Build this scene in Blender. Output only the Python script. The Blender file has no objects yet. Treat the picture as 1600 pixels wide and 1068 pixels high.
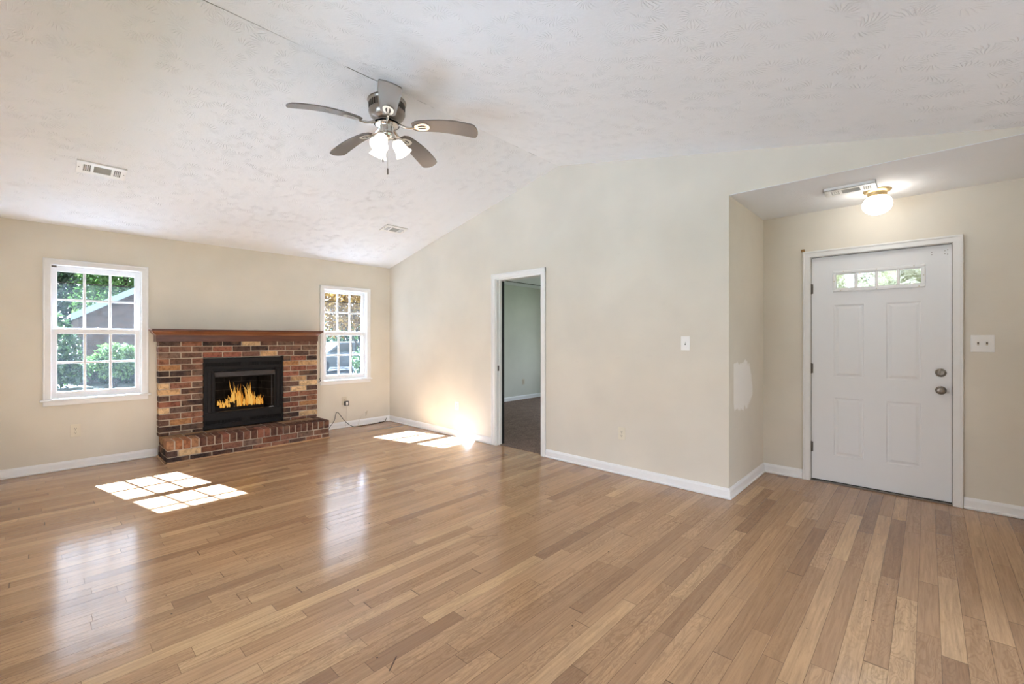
import bpy, bmesh, math, random
from mathutils import Vector, Matrix, Euler

PI = math.pi
C = bpy.context.scene.collection
sc = bpy.context.scene

# ------------------------------------------------------------------ camera
EYE = 1.286
cam_d = bpy.data.cameras.new('camera')
cam = bpy.data.objects.new('camera', cam_d)
C.objects.link(cam)
cam.location = (0, 0, EYE)
cam.rotation_euler = (PI / 2, 0, math.radians(-46.913))
cam_d.sensor_width = 36.0
cam_d.lens = 694.06 / 1600 * 36.0
cam_d.shift_y = -(534 - 529.65) / 1600
cam_d.clip_start = 0.02
cam_d.clip_end = 300
sc.camera = cam

# ------------------------------------------------------------------ sky, sun, exposure
vs = sc.view_settings
vs.view_transform = 'Standard'
vs.look = 'None'
vs.gamma = 1.0
vs.use_curve_mapping = False
vs.exposure = 1.23

SKY = 1.7
SUN = 62.0
world = bpy.data.worlds.new('sky')
sc.world = world
world.use_nodes = True
wn = world.node_tree
wn.nodes.clear()
w_out = wn.nodes.new('ShaderNodeOutputWorld')
w_bg = wn.nodes.new('ShaderNodeBackground')
w_tc = wn.nodes.new('ShaderNodeTexCoord')
w_sep = wn.nodes.new('ShaderNodeSeparateXYZ')
w_rmp = wn.nodes.new('ShaderNodeValToRGB')
wn.links.new(w_tc.outputs['Generated'], w_sep.inputs[0])
wn.links.new(w_sep.outputs['Z'], w_rmp.inputs[0])
w_rmp.color_ramp.elements[0].position = 0.0
w_rmp.color_ramp.elements[0].color = (1.0, 0.99, 1.02, 1)
w_rmp.color_ramp.elements[1].position = 0.8
w_rmp.color_ramp.elements[1].color = (0.66, 0.88, 1.18, 1)
wn.links.new(w_rmp.outputs[0], w_bg.inputs[0])
w_bg.inputs[1].default_value = SKY
wn.links.new(w_bg.outputs[0], w_out.inputs[0])

sun_d = bpy.data.lights.new('sun', 'SUN')
sun_d.energy = SUN
sun_d.angle = math.radians(0.53)
sun_d.color = (0.82, 1.05, 1.42)
sun = bpy.data.objects.new('sun', sun_d)
C.objects.link(sun)
sun.location = (-3, 20, 20)
sun.rotation_euler = Vector((0.205, -0.91, -0.765)).to_track_quat('-Z', 'Y').to_euler()

cy = sc.cycles
cy.max_bounces = 12
cy.diffuse_bounces = 7
cy.glossy_bounces = 5
cy.transmission_bounces = 8
cy.transparent_max_bounces = 24
cy.caustics_reflective = True
cy.caustics_refractive = False
cy.blur_glossy = 0.15
cy.sample_clamp_indirect = 20.0
cy.use_denoising = True


def portal(name, loc, sx, sy, rot):
    d = bpy.data.lights.new(name, 'AREA')
    d.shape = 'RECTANGLE'
    d.size, d.size_y = sx, sy
    d.cycles.is_portal = True
    o = bpy.data.objects.new(name, d)
    C.objects.link(o)
    o.location = loc
    o.rotation_euler = rot


portal('sky_portal', (0.43, 6.5, 1.36), 0.75, 1.35, (-PI / 2, 0, 0))
portal('sky_portal', (3.08, 6.5, 1.36), 0.75, 1.35, (-PI / 2, 0, 0))
portal('sky_portal', (1.75, -0.9, 1.02), 2.7, 2.1, (PI / 2, 0, 0))

# ------------------------------------------------------------------ small helpers


def lin(r, g, b):
    f = lambda c: (c / 255 / 12.92) if c / 255 <= 0.04045 else ((c / 255 + 0.055) / 1.055) ** 2.4
    return (f(r), f(g), f(b), 1.0)


class NT:
    """short-hand for building node trees"""

    def __init__(self, name):
        self.m = bpy.data.materials.new(name)
        self.m.use_nodes = True
        self.t = self.m.node_tree
        self.t.nodes.clear()
        self.out = self.n('ShaderNodeOutputMaterial')

    def n(self, typ, **kw):
        nd = self.t.nodes.new(typ)
        for k, v in kw.items():
            setattr(nd, k, v)
        return nd

    def l(self, a, b):
        self.t.links.new(a, b)

    def put(self, sock, v):
        if isinstance(v, bpy.types.NodeSocket):
            self.l(v, sock)
        elif v is not None:
            sock.default_value = v

    def math(self, op, a, b=None, c=None, clamp=False):
        nd = self.n('ShaderNodeMath', operation=op, use_clamp=clamp)
        for i, v in enumerate((a, b, c)):
            if v is not None:
                self.put(nd.inputs[i], v)
        return nd.outputs[0]

    def comb(self, x, y, z):
        nd = self.n('ShaderNodeCombineXYZ')
        for i, v in enumerate((x, y, z)):
            self.put(nd.inputs[i], v)
        return nd.outputs[0]

    def noise(self, vec, scale, detail=3, rough=0.55, dist=0.0):
        nd = self.n('ShaderNodeTexNoise')
        if vec is not None:
            self.l(vec, nd.inputs['Vector'])
        nd.inputs['Scale'].default_value = scale
        nd.inputs['Detail'].default_value = detail
        nd.inputs['Roughness'].default_value = rough
        nd.inputs['Distortion'].default_value = dist
        return nd.outputs['Fac']

    def ramp(self, fac, stops, interp='LINEAR'):
        nd = self.n('ShaderNodeValToRGB')
        cr = nd.color_ramp
        cr.interpolation = interp
        while len(cr.elements) < len(stops):
            cr.elements.new(0.5)
        for e, (p, c) in zip(cr.elements, stops):
            e.position = p
            e.color = c if len(c) == 4 else (*c, 1)
        self.l(fac, nd.inputs[0])
        return nd.outputs[0]

    def mix(self, fac, a, b, blend='MIX'):
        nd = self.n('ShaderNodeMix', data_type='RGBA', blend_type=blend)
        self.put(nd.inputs[0], fac)
        self.put(nd.inputs[6], a)
        self.put(nd.inputs[7], b)
        return nd.outputs[2]

    def maprange(self, v, a, b, c, d, smooth=False):
        nd = self.n('ShaderNodeMapRange', interpolation_type='SMOOTHSTEP' if smooth else 'LINEAR')
        self.put(nd.inputs[0], v)
        for i, x in enumerate((a, b, c, d)):
            nd.inputs[i + 1].default_value = x
        return nd.outputs[0]

    def obj(self):
        return self.n('ShaderNodeTexCoord').outputs['Object']

    def sep(self, v):
        nd = self.n('ShaderNodeSeparateXYZ')
        self.l(v, nd.inputs[0])
        return nd.outputs

    def scale(self, v, s):
        nd = self.n('ShaderNodeVectorMath', operation='MULTIPLY')
        self.l(v, nd.inputs[0])
        nd.inputs[1].default_value = s
        return nd.outputs[0]

    def bsdf(self, color, rough=0.5, metal=0.0, spec=0.5, bump=None, bump_s=0.3, bump_d=0.01, **kw):
        p = self.n('ShaderNodeBsdfPrincipled')
        self.put(p.inputs['Base Color'], color)
        self.put(p.inputs['Roughness'], rough)
        self.put(p.inputs['Metallic'], metal)
        p.inputs['Specular IOR Level'].default_value = spec
        for k, v in kw.items():
            self.put(p.inputs[k], v)
        if bump is not None:
            b = self.n('ShaderNodeBump')
            b.inputs['Strength'].default_value = bump_s
            b.inputs['Distance'].default_value = bump_d
            self.l(bump, b.inputs['Height'])
            self.l(b.outputs[0], p.inputs['Normal'])
        self.l(p.outputs[0], self.out.inputs[0])
        return p


def plain(name, col, rough=0.5, metal=0.0, spec=0.5, var=0.06, nscale=14.0, bump=0.0, **kw):
    """a plain painted / moulded / metal surface with faint procedural unevenness"""
    t = NT(name)
    o = t.obj()
    nz = t.noise(o, nscale, 4)
    c2 = tuple(max(0, x * (1 - var)) for x in col[:3]) + (1,)
    c1 = tuple(min(1, x * (1 + var)) for x in col[:3]) + (1,)
    base = t.mix(nz, c2, c1)
    t.bsdf(base, rough, metal, spec, bump=nz if bump else None, bump_s=bump, bump_d=0.002, **kw)
    return t.m


# ------------------------------------------------------------------ materials


def mat_wall(name, base, patch=False):
    t = NT(name)
    o = t.obj()
    big = t.noise(o, 1.3, 3)
    fine = t.noise(o, 260, 2)
    mid = t.noise(t.scale(o, (3, 3, 9)), 3.0, 4)
    a = tuple(x * 0.94 for x in base[:3]) + (1,)
    b = tuple(min(1, x * 1.03) for x in base[:3]) + (1,)
    col = t.mix(t.maprange(big, 0.35, 0.65, 0, 1), a, b)
    col = t.mix(t.maprange(mid, 0.62, 0.72, 0, 0.14), col, tuple(x * 0.86 for x in base[:3]) + (1,))
    if patch:
        s = t.sep(o)
        wob = t.noise(o, 9, 4)
        wob2 = t.noise(t.scale(o, (22, 1, 2)), 2.0, 3)
        dx = t.math('DIVIDE', t.math('SUBTRACT', s[0], 4.145), 0.30)
        dz = t.math('DIVIDE', t.math('SUBTRACT', s[2], 0.885), 0.205)
        d = t.math('ADD', t.math('POWER', t.math('ABSOLUTE', dx), 3.2), t.math('POWER', t.math('ABSOLUTE', dz), 3.2))
        d = t.math('ADD', d, t.math('MULTIPLY', t.math('SUBTRACT', wob, 0.5), 2.2))
        d = t.math('ADD', d, t.math('MULTIPLY', t.math('SUBTRACT', wob2, 0.5), t.maprange(s[2], 0.70, 0.85, 1.6, 0.3)))
        m = t.maprange(d, 0.78, 1.02, 1, 0, True)
        col = t.mix(t.math('MULTIPLY', m, 0.95), col, lin(244, 240, 234))
    t.bsdf(col, 0.62, 0, 0.25, bump=fine, bump_s=0.12, bump_d=0.002)
    return t.m


BEIGE = lin(224, 217, 203)
M_wall = mat_wall('wall_paint_beige', BEIGE)
M_wall_patch = mat_wall('wall_paint_with_filler_patch', BEIGE, True)
M_bed = mat_wall('wall_paint_pale_green', lin(212, 213, 203))


def mat_ceiling(name, crack=False, amount=1.0):
    t = NT(name)
    o = t.obj()

    def fans(scale, off, freq):
        sh = t.n('ShaderNodeVectorMath', operation='ADD')
        t.l(o, sh.inputs[0])
        sh.inputs[1].default_value = off
        flat = t.scale(sh.outputs[0], (1, 1, 0))
        wob = t.n('ShaderNodeTexNoise')
        t.l(flat, wob.inputs['Vector'])
        wob.inputs['Scale'].default_value = 9
        wv = t.n('ShaderNodeVectorMath', operation='MULTIPLY_ADD')
        t.l(wob.outputs['Color'], wv.inputs[0])
        wv.inputs[1].default_value = (0.05, 0.05, 0)
        t.l(flat, wv.inputs[2])
        v = t.n('ShaderNodeTexVoronoi', voronoi_dimensions='2D')
        t.l(wv.outputs[0], v.inputs['Vector'])
        v.inputs['Scale'].default_value = scale
        df = t.n('ShaderNodeVectorMath', operation='SUBTRACT')
        t.l(wv.outputs[0], df.inputs[0])
        t.l(v.outputs['Position'], df.inputs[1])
        s = t.sep(df.outputs[0])
        ang = t.math('ARCTAN2', s[1], s[0])
        rnd = t.sep(v.outputs['Color'])
        rad = t.math('MULTIPLY', v.outputs['Distance'], 1.0)
        ph = t.math('ADD', t.math('MULTIPLY', ang, freq), t.math('MULTIPLY', rad, 9.0))
        st = t.math('SINE', ph)
        st = t.maprange(st, 0.58, 1.0, 0, 1)
        ring = t.math('MULTIPLY', t.maprange(rad, 0.10, 0.22, 0, 1, True), t.maprange(rad, 0.34, 0.52, 1, 0, True))
        half = t.maprange(t.math('SINE', t.math('ADD', ang, t.math('MULTIPLY', rnd[0], 6.28))), -0.35, 0.25, 0, 1, True)
        return t.math('MULTIPLY', t.math('MULTIPLY', st, ring), half)

    h = t.math('MAXIMUM', fans(6.0, (0, 0, 0), 21.0), fans(4.9, (7.3, 2.9, 0), 25.0))
    nz = t.noise(o, 34, 5)
    nb = t.noise(o, 1.6, 3)
    # the comb strokes come and go over the ceiling
    patchy = t.maprange(t.noise(o, 2.6, 3, 0.6), 0.38, 0.62, 0.35, 1.0, True)
    h = t.math('MULTIPLY', h, patchy)
    fine = t.noise(o, 90, 4, 0.7)
    h2 = t.math('ADD', t.math('MULTIPLY', h, amount), t.math('MULTIPLY', nz, 0.45))
    h2 = t.math('ADD', h2, t.math('MULTIPLY', fine, 1.5 - 1.2 * amount))
    col = t.mix(nb, lin(234, 235, 237), lin(242, 243, 245))
    if crack:
        s = t.sep(o)
        wob = t.noise(o, 14, 4)
        yy = t.math('ADD', s[1], t.math('MULTIPLY', t.math('SUBTRACT', wob, 0.5), 0.010))
        line = t.maprange(t.math('ABSOLUTE', t.math('SUBTRACT', yy, 2.882)), 0.0015, 0.006, 1, 0, True)
        gap = t.noise(t.comb(s[0], 0.0, 0.0), 5.5, 2)
        on1 = t.maprange(s[0], 1.42, 1.45, 0, 1)
        on2 = t.maprange(s[0], 1.66, 1.70, 1, 0)
        seg = t.math('MULTIPLY', on1, on2)
        seg2 = t.math('MULTIPLY', t.maprange(s[0], 0.75, 1.15, 1, 0), 0.75)
        faint = t.maprange(gap, 0.5, 0.6, 0, 0.35)
        msk = t.math('MULTIPLY', line, t.math('MAXIMUM', t.math('MAXIMUM', seg, seg2), faint))
        col = t.mix(msk, col, lin(70, 66, 62))
    t.bsdf(col, 0.75, 0, 0.2, bump=h2, bump_s=0.8, bump_d=0.0036)
    return t.m


M_ceil = mat_ceiling('stippled_ceiling_paint', True)
M_ceil2 = mat_ceiling('stippled_ceiling_paint_hall', False, 0.35)
M_trim = plain('white_trim_paint', lin(238, 238, 238), 0.38, var=0.02)
M_door = plain('white_door_paint', lin(232, 232, 232), 0.42, var=0.02, nscale=3)
M_worn = None


def mat_worn():
    """white paint, chipped and scuffed near the floor and along edges"""
    t = NT('chipped_white_paint')
    o = t.obj()
    nz = t.noise(o, 38, 5, 0.7)
    msk = t.maprange(nz, 0.70, 0.74, 0, 1)
    col = t.mix(t.math('MULTIPLY', msk, 0.75), lin(234, 233, 230), lin(120, 106, 92))
    t.bsdf(col, 0.45)
    return t.m


M_worn = mat_worn()


def mat_floor():
    t = NT('oak_strip_floor')
    o = t.obj()
    s = t.sep(o)
    X, Y = s[0], s[1]
    W = 0.0763
    v = t.math('DIVIDE', t.math('SUBTRACT', Y, 0.035), W)
    row = t.math('FLOOR', v)
    fy = t.math('FRACT', v)

    def wn(vec):
        nd = t.n('ShaderNodeTexWhiteNoise', noise_dimensions='3D')
        t.l(vec, nd.inputs['Vector'])
        return nd.outputs

    r0 = t.sep(wn(t.comb(row, 3.7, 1.1))[1])
    ln = t.math('MULTIPLY_ADD', r0[0], 0.45, 0.60)
    u = t.math('MULTIPLY_ADD', r0[1], 17.0, t.math('DIVIDE', X, ln))
    u = t.math('MULTIPLY_ADD', t.math('SINE', t.math('MULTIPLY', u, 3.7)), 0.18, u)
    bid = t.math('FLOOR', u)
    fx = t.math('FRACT', u)
    rnd_out = wn(t.comb(row, bid, 0.5))
    rnd = t.sep(rnd_out[1])
    base = t.ramp(rnd[0], [(0.0, lin(156, 119, 88)), (0.12, lin(174, 135, 100)), (0.5, lin(190, 149, 110)),
                           (0.85, lin(198, 157, 117)), (1.0, lin(214, 175, 130))])
    # grain
    off = t.math('MULTIPLY', rnd[1], 40.0)
    gv = t.comb(t.math('MULTIPLY_ADD', X, 2.2, off), t.math('MULTIPLY_ADD', Y, 46.0, off), off)
    g1 = t.noise(gv, 1.6, 5, 0.6, 0.6)
    gv2 = t.comb(t.math('MULTIPLY_ADD', X, 3.5, off), t.math('MULTIPLY_ADD', Y, 15.0, off), off)
    g2 = t.noise(gv2, 1.3, 3, 0.5, 1.2)
    cath = t.math('SINE', t.math('MULTIPLY', g2, 46.0))
    cath = t.math('MULTIPLY', t.maprange(cath, -0.2, 1.0, 0, 1), t.maprange(rnd[2], 0.35, 0.75, 0.05, 0.75))
    col = t.mix(t.maprange(g1, 0.38, 0.70, 0.0, 0.42), base, lin(112, 82, 60))
    col = t.mix(t.math('MULTIPLY', cath, 0.42), col, lin(118, 86, 60))
    pore = t.noise(t.comb(t.math('MULTIPLY', X, 14.0), t.math('MULTIPLY', Y, 210.0), 0.0), 1.0, 2)
    col = t.mix(t.maprange(pore, 0.60, 0.72, 0, 0.20), col, lin(96, 68, 48))
    # dirty worn areas
    wear = t.noise(o, 0.9, 2, 0.4)
    col = t.mix(t.maprange(wear, 0.4, 0.75, 0, 0.22), col, lin(140, 112, 90))
    # seams
    e1 = t.math('MINIMUM', fy, t.math('SUBTRACT', 1.0, fy))
    sm1 = t.maprange(e1, 0.006, 0.018, 1, 0)
    e2 = t.math('MULTIPLY', t.math('MINIMUM', fx, t.math('SUBTRACT', 1.0, fx)), ln)
    sm2 = t.maprange(e2, 0.0006, 0.0016, 1, 0)
    seam_n = t.noise(t.comb(t.math('MULTIPLY', X, 2.0), row, 0.0), 1.5, 2)
    seam = t.math('MAXIMUM', t.math('MULTIPLY', sm1, t.maprange(seam_n, 0.3, 0.65, 0.35, 1.0)), t.math('MULTIPLY', sm2, 0.8))
    col = t.mix(t.math('MULTIPLY', seam, 0.85), col, lin(50, 34, 24))
    # small dark specks and nail holes
    vo = t.n('ShaderNodeTexVoronoi', voronoi_dimensions='2D')
    t.l(o, vo.inputs['Vector'])
    vo.inputs['Scale'].default_value = 4.2
    vr = t.sep(vo.outputs['Color'])
    sp = t.math('MULTIPLY', t.math('LESS_THAN', vo.outputs['Distance'], t.math('MULTIPLY', vr[1], 0.020)), t.math('GREATER_THAN', vr[0], 0.55))
    col = t.mix(t.math('MULTIPLY', sp, 0.85), col, lin(40, 28, 22))

    def scratch(ax, ay, bx, by, w, amt):
        nonlocal col
        dx, dy = bx - ax, by - ay
        L2 = dx * dx + dy * dy
        tt = t.math('ADD', t.math('MULTIPLY', t.math('SUBTRACT', X, ax), dx / L2), t.math('MULTIPLY', t.math('SUBTRACT', Y, ay), dy / L2), clamp=True)
        ex = t.math('SUBTRACT', X, t.math('MULTIPLY_ADD', tt, dx, ax))
        ey = t.math('SUBTRACT', Y, t.math('MULTIPLY_ADD', tt, dy, ay))
        d = t.math('SQRT', t.math('ADD', t.math('MULTIPLY', ex, ex), t.math('MULTIPLY', ey, ey)))
        col = t.mix(t.maprange(d, w * 0.5, w, amt, 0), col, lin(52, 36, 28))

    scratch(0.935, 1.526, 0.995, 1.573, 0.004, 0.85)
    scratch(1.925, 2.165, 2.065, 2.06, 0.004, 0.6)
    scratch(2.28, 2.35, 2.36, 2.37, 0.005, 0.4)
    # relief: cupped boards, each lying at a slightly different tilt
    tilt = t.math('MULTIPLY', t.math('MULTIPLY', t.math('SUBTRACT', fy, 0.5), t.math('SUBTRACT', rnd[2], 0.5)), 0.035)
    cup = t.math('MULTIPLY', t.math('MULTIPLY', e1, e1), -0.05)
    wav = t.math('MULTIPLY', t.noise(t.comb(t.math('MULTIPLY', X, 1.0), t.math('MULTIPLY', Y, 5.0), 0.0), 2.2, 3), 0.026)
    h = t.math('ADD', t.math('ADD', tilt, cup), wav)
    h = t.math('ADD', h, t.math('MULTIPLY', seam, -0.03))
    h = t.math('ADD', h, t.math('MULTIPLY', g1, 0.006))
    rough = t.maprange(wear, 0.3, 0.75, 0.10, 0.19)
    t.bsdf(col, rough, 0, 0.5, bump=h, bump_s=0.5, bump_d=0.02)
    return t.m


M_floor = mat_floor()


def mat_carpet():
    t = NT('brown_carpet')
    o = t.obj()
    a = t.noise(o, 75, 5, 0.75)
    b = t.noise(o, 7, 4)
    c = t.mix(t.maprange(a, 0.3, 0.7, 0, 1), lin(84, 68, 60), lin(188, 162, 148))
    c = t.mix(t.maprange(b, 0.4, 0.7, 0, 0.45), c, lin(116, 98, 86))
    t.bsdf(c, 0.95, 0, 0.1, bump=a, bump_s=0.9, bump_d=0.02)
    return t.m


M_carpet = mat_carpet()


def mat_brick():
    t = NT('tumbled_brick')
    o = t.obj()
    at = t.n('ShaderNodeAttribute', attribute_name='tone')
    n1 = t.noise(o, 26, 5, 0.65)
    n2 = t.noise(o, 120, 4, 0.6)
    n3 = t.noise(o, 9, 3)
    dark = t.mix(1.0, at.outputs['Color'], (0.42, 0.38, 0.38, 1), 'MULTIPLY')
    lite = t.mix(0.35, at.outputs['Color'], lin(196, 142, 104))
    c = t.mix(t.maprange(n1, 0.45, 0.62, 0, 0.8), at.outputs['Color'], dark)
    c = t.mix(t.maprange(n3, 0.50, 0.68, 0, 0.6), c, lite)
    c = t.mix(t.maprange(n2, 0.66, 0.72, 0, 0.6), c, lin(196, 182, 164))
    t.bsdf(c, 0.85, 0, 0.25, bump=t.math('ADD', n1, t.math('MULTIPLY', n2, 0.5)), bump_s=0.7, bump_d=0.006)
    return t.m


M_brick = mat_brick()
M_mortar = plain('mortar', lin(182, 166, 147), 0.95, var=0.16, nscale=70, bump=0.6)


def mat_wood(name, a, b, axis=0, rough=0.35):
    t = NT(name)
    o = t.obj()
    sv = [26, 26, 26]
    sv[axis] = 1.6
    g = t.noise(t.scale(o, tuple(sv)), 1.6, 5, 0.6, 0.7)
    g2 = t.noise(o, 3, 3)
    c = t.mix(t.maprange(g, 0.32, 0.68, 0, 1), a, b)
    c = t.mix(t.maprange(g2, 0.5, 0.75, 0, 0.4), c, tuple(x * 0.55 for x in a[:3]) + (1,))
    t.bsdf(c, rough, 0, 0.5, bump=g, bump_s=0.1, bump_d=0.003)
    return t.m


M_mantel = mat_wood('stained_mantel_wood', lin(74, 40, 28), lin(112, 66, 44))
M_mantel2 = mat_wood('stained_mantel_moulding_wood', lin(116, 70, 46), lin(160, 108, 74))
M_black = plain('black_enamel', lin(31, 27, 26), 0.45, spec=0.2, var=0.15)
M_black2 = plain('black_slot', lin(6, 6, 6), 0.8, spec=0.1)
M_hood = plain('dark_brushed_steel', lin(78, 72, 70), 0.35, 0.6, var=0.1)
M_chrome = plain('brushed_nickel', lin(206, 203, 198), 0.22, 1.0, var=0.05)
M_nickel = plain('dark_nickel', lin(150, 142, 134), 0.30, 1.0, var=0.08)
M_steel_dark = plain('aged_hinge_metal', lin(112, 104, 96), 0.45, 0.9, var=0.2, nscale=60)
M_brass = plain('pale_brass', lin(196, 172, 128), 0.32, 0.9, var=0.06)
M_blade = plain('grey_brown_fan_blade', lin(106, 99, 95), 0.24, 0.0, 0.6, var=0.05, nscale=6)
M_vent = plain('white_vent_enamel', lin(240, 239, 236), 0.4, var=0.02)
M_vent_dark = plain('vent_inside', lin(92, 90, 86), 0.7)
M_ivory = plain('ivory_plate', lin(226, 218, 198), 0.4, var=0.03)
M_white_pl = plain('white_plate', lin(240, 238, 234), 0.35, var=0.02)
M_hole = plain('dark_hole', lin(46, 40, 34), 0.7)
M_tan = plain('tan_plate', lin(206, 196, 176), 0.45, var=0.04)
M_rubber = plain('black_rubber', lin(26, 25, 25), 0.5, var=0.1)
M_wire = plain('white_wire', lin(214, 206, 194), 0.5, var=0.05)
M_tape = plain('brown_shim_wood', lin(150, 118, 74), 0.6, var=0.1, nscale=40)
M_log = plain('charred_log', lin(38, 30, 27), 0.9, var=0.5, nscale=30, bump=0.8)
M_chain = plain('pull_chain_metal', lin(176, 170, 160), 0.35, 0.9)
M_fob = plain('dark_wood_fob', lin(70, 56, 46), 0.5)


def mat_firebrick():
    t = NT('sooty_fire_brick')
    o = t.obj()
    br = t.n('ShaderNodeTexBrick')
    s = t.sep(o)
    t.l(t.comb(t.math('ADD', s[0], s[1]), s[2], 0.0), br.inputs['Vector'])
    br.inputs['Color1'].default_value = lin(62, 56, 50)
    br.inputs['Color2'].default_value = lin(48, 43, 40)
    br.inputs['Mortar'].default_value = lin(92, 86, 78)
    br.inputs['Scale'].default_value = 1.0
    br.inputs['Brick Width'].default_value = 0.2
    br.inputs['Row Height'].default_value = 0.1
    br.inputs['Mortar Size'].default_value = 0.004
    n = t.noise(o, 8, 4)
    c = t.mix(t.maprange(n, 0.35, 0.65, 0.2, 0.9), br.outputs[0], lin(14, 13, 13))
    t.bsdf(c, 0.85, 0, 0.2)
    return t.m


M_fire_wall = mat_firebrick()


def mat_flame():
    t = NT('gas_flame')
    o = t.obj()
    s = t.sep(o)
    at = t.n('ShaderNodeAttribute', attribute_name='heat')
    h = t.sep(at.outputs['Color'])[0]
    n = t.noise(t.scale(o, (22, 22, 9)), 1.6, 4)
    lw = t.n('ShaderNodeLayerWeight')
    lw.inputs[0].default_value = 0.5
    gi = t.n('ShaderNodeNewGeometry')
    f = t.math('ADD', h, t.math('MULTIPLY', t.math('SUBTRACT', n, 0.5), 0.6))
    f = t.math('MULTIPLY_ADD', lw.outputs['Facing'], 0.38, f)
    f = t.math('MULTIPLY_ADD', t.math('SUBTRACT', gi.outputs['Random Per Island'], 0.45), 0.45, f, clamp=True)
    c = t.ramp(f, [(0.0, (1.0, 0.56, 0.13)), (0.25, (1.0, 0.36, 0.035)), (0.65, (1.0, 0.22, 0.012)), (1.0, (0.6, 0.06, 0.0))])
    st = t.maprange(f, 0.0, 1.0, 0.36, 0.14)
    em = t.n('ShaderNodeEmission')
    t.l(c, em.inputs[0])
    t.l(st, em.inputs[1])
    tr = t.n('ShaderNodeBsdfTransparent')
    mx = t.n('ShaderNodeMixShader')
    soft = t.math('SUBTRACT', 1.0, t.math('POWER', lw.outputs['Facing'], 1.6))
    t.l(t.math('MULTIPLY', t.maprange(f, 0.1, 0.95, 0.78, 0.10), soft), mx.inputs[0])
    t.l(tr.outputs[0], mx.inputs[1])
    t.l(em.outputs[0], mx.inputs[2])
    t.l(mx.outputs[0], t.out.inputs[0])
    return t.m


M_flame = mat_flame()


def mat_glow(name, col, strength, rough=0.3):
    t = NT(name)
    o = t.obj()
    n = t.noise(o, 20, 2)
    p = t.bsdf(lin(246, 244, 240), rough)
    p.inputs['Emission Color'].default_value = col
    t.l(t.maprange(n, 0, 1, strength * 0.95, strength * 1.05), p.inputs['Emission Strength'])
    return t.m


M_shade = mat_glow('frosted_glass_shade_lit', (1.0, 0.94, 0.86, 1), 0.55)
M_bulb = mat_glow('lit_bulb', (1.0, 0.92, 0.80, 1), 22.0)
M_globe = mat_glow('opal_globe_lit', (1.0, 0.94, 0.86, 1), 5.0)


def mat_glass(name, haze, rough_bump=False, hz=(0.75, 0.80, 0.82, 1), gloss=0.4):
    t = NT(name)
    o = t.obj()
    tr = t.n('ShaderNodeBsdfTransparent')
    gl = t.n('ShaderNodeBsdfGlossy')
    gl.inputs['Roughness'].default_value = 0.03
    fr = t.n('ShaderNodeFresnel')
    fr.inputs[0].default_value = 1.35
    m1 = t.n('ShaderNodeMixShader')
    t.l(t.math('MULTIPLY', fr.outputs[0], gloss), m1.inputs[0])
    t.l(tr.outputs[0], m1.inputs[1])
    t.l(gl.outputs[0], m1.inputs[2])
    df = t.n('ShaderNodeBsdfDiffuse')
    df.inputs[0].default_value = hz
    tl = t.n('ShaderNodeBsdfTranslucent')
    tl.inputs[0].default_value = hz
    ad = t.n('ShaderNodeMixShader')
    ad.inputs[0].default_value = 0.5
    t.l(df.outputs[0], ad.inputs[1])
    t.l(tl.outputs[0], ad.inputs[2])
    m2 = t.n('ShaderNodeMixShader')
    n = t.noise(o, 60 if rough_bump else 30, 4, 0.65)
    t.l(t.maprange(n, 0.35, 0.7, haze * 0.5, haze * 1.6), m2.inputs[0])
    t.l(m1.outputs[0], m2.inputs[1])
    t.l(ad.outputs[0], m2.inputs[2])
    t.l(m2.outputs[0], t.out.inputs[0])
    return t.m


M_glass = mat_glass('dusty_window_glass', 0.0006)
M_screen = mat_glass('insect_screen_mesh', 0.0045, hz=(0.60, 0.66, 0.68, 1), gloss=0.0)


def mat_pattern_glass():
    t = NT('textured_door_glass')
    o = t.obj()
    n = t.noise(t.scale(o, (1, 1, 1.6)), 22, 3, 0.6, 1.0)
    p = t.bsdf((1, 1, 1, 1), 0.02, 0, 0.5, bump=n, bump_s=0.16, bump_d=0.02)
    p.inputs['Transmission Weight'].default_value = 1.0
    p.inputs['IOR'].default_value = 1.35
    return t.m


M_pglass = mat_pattern_glass()


def mat_leaf(name, a, b, trans=0.35):
    t = NT(name)
    o = t.obj()
    gi = t.n('ShaderNodeNewGeometry')
    c = t.mix(gi.outputs['Random Per Island'], a, b)
    df = t.n('ShaderNodeBsdfPrincipled')
    t.l(c, df.inputs['Base Color'])
    df.inputs['Roughness'].default_value = 0.5
    tl = t.n('ShaderNodeBsdfTranslucent')
    t.l(t.mix(0.5, c, (0.9, 1.0, 0.6, 1), 'MULTIPLY'), tl.inputs[0])
    mx = t.n('ShaderNodeMixShader')
    mx.inputs[0].default_value = trans
    t.l(df.outputs[0], mx.inputs[1])
    t.l(tl.outputs[0], mx.inputs[2])
    t.l(mx.outputs[0], t.out.inputs[0])
    return t.m


M_leaf_d = mat_leaf('dark_green_leaves', lin(22, 38, 24), lin(46, 66, 40), 0.12)
M_leaf_m = mat_leaf('green_leaves', lin(38, 60, 34), lin(78, 100, 58), 0.18)
M_leaf_b = mat_leaf('bright_green_leaves', lin(58, 90, 46), lin(104, 130, 74), 0.22)
M_leaf_y = mat_leaf('pale_grey_green_leaves', lin(84, 82, 54), lin(150, 148, 112), 0.18)
M_leaf_a = mat_leaf('autumn_leaves', lin(78, 52, 24), lin(134, 104, 52), 0.16)
M_bark = plain('dark_bark', lin(44, 36, 30), 0.9, var=0.3, nscale=9, bump=0.6)
M_grass = plain('dry_lawn_grass', lin(50, 51, 28), 0.95, var=0.3, nscale=4, bump=0.5)
M_asph = plain('asphalt', lin(40, 42, 43), 0.9, var=0.12, nscale=30)
M_curb = plain('pale_concrete', lin(88, 87, 84), 0.9, var=0.08)
M_bounce = plain('bounce_concrete', lin(120, 120, 116), 0.9, var=0.08)
M_house = None


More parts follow.
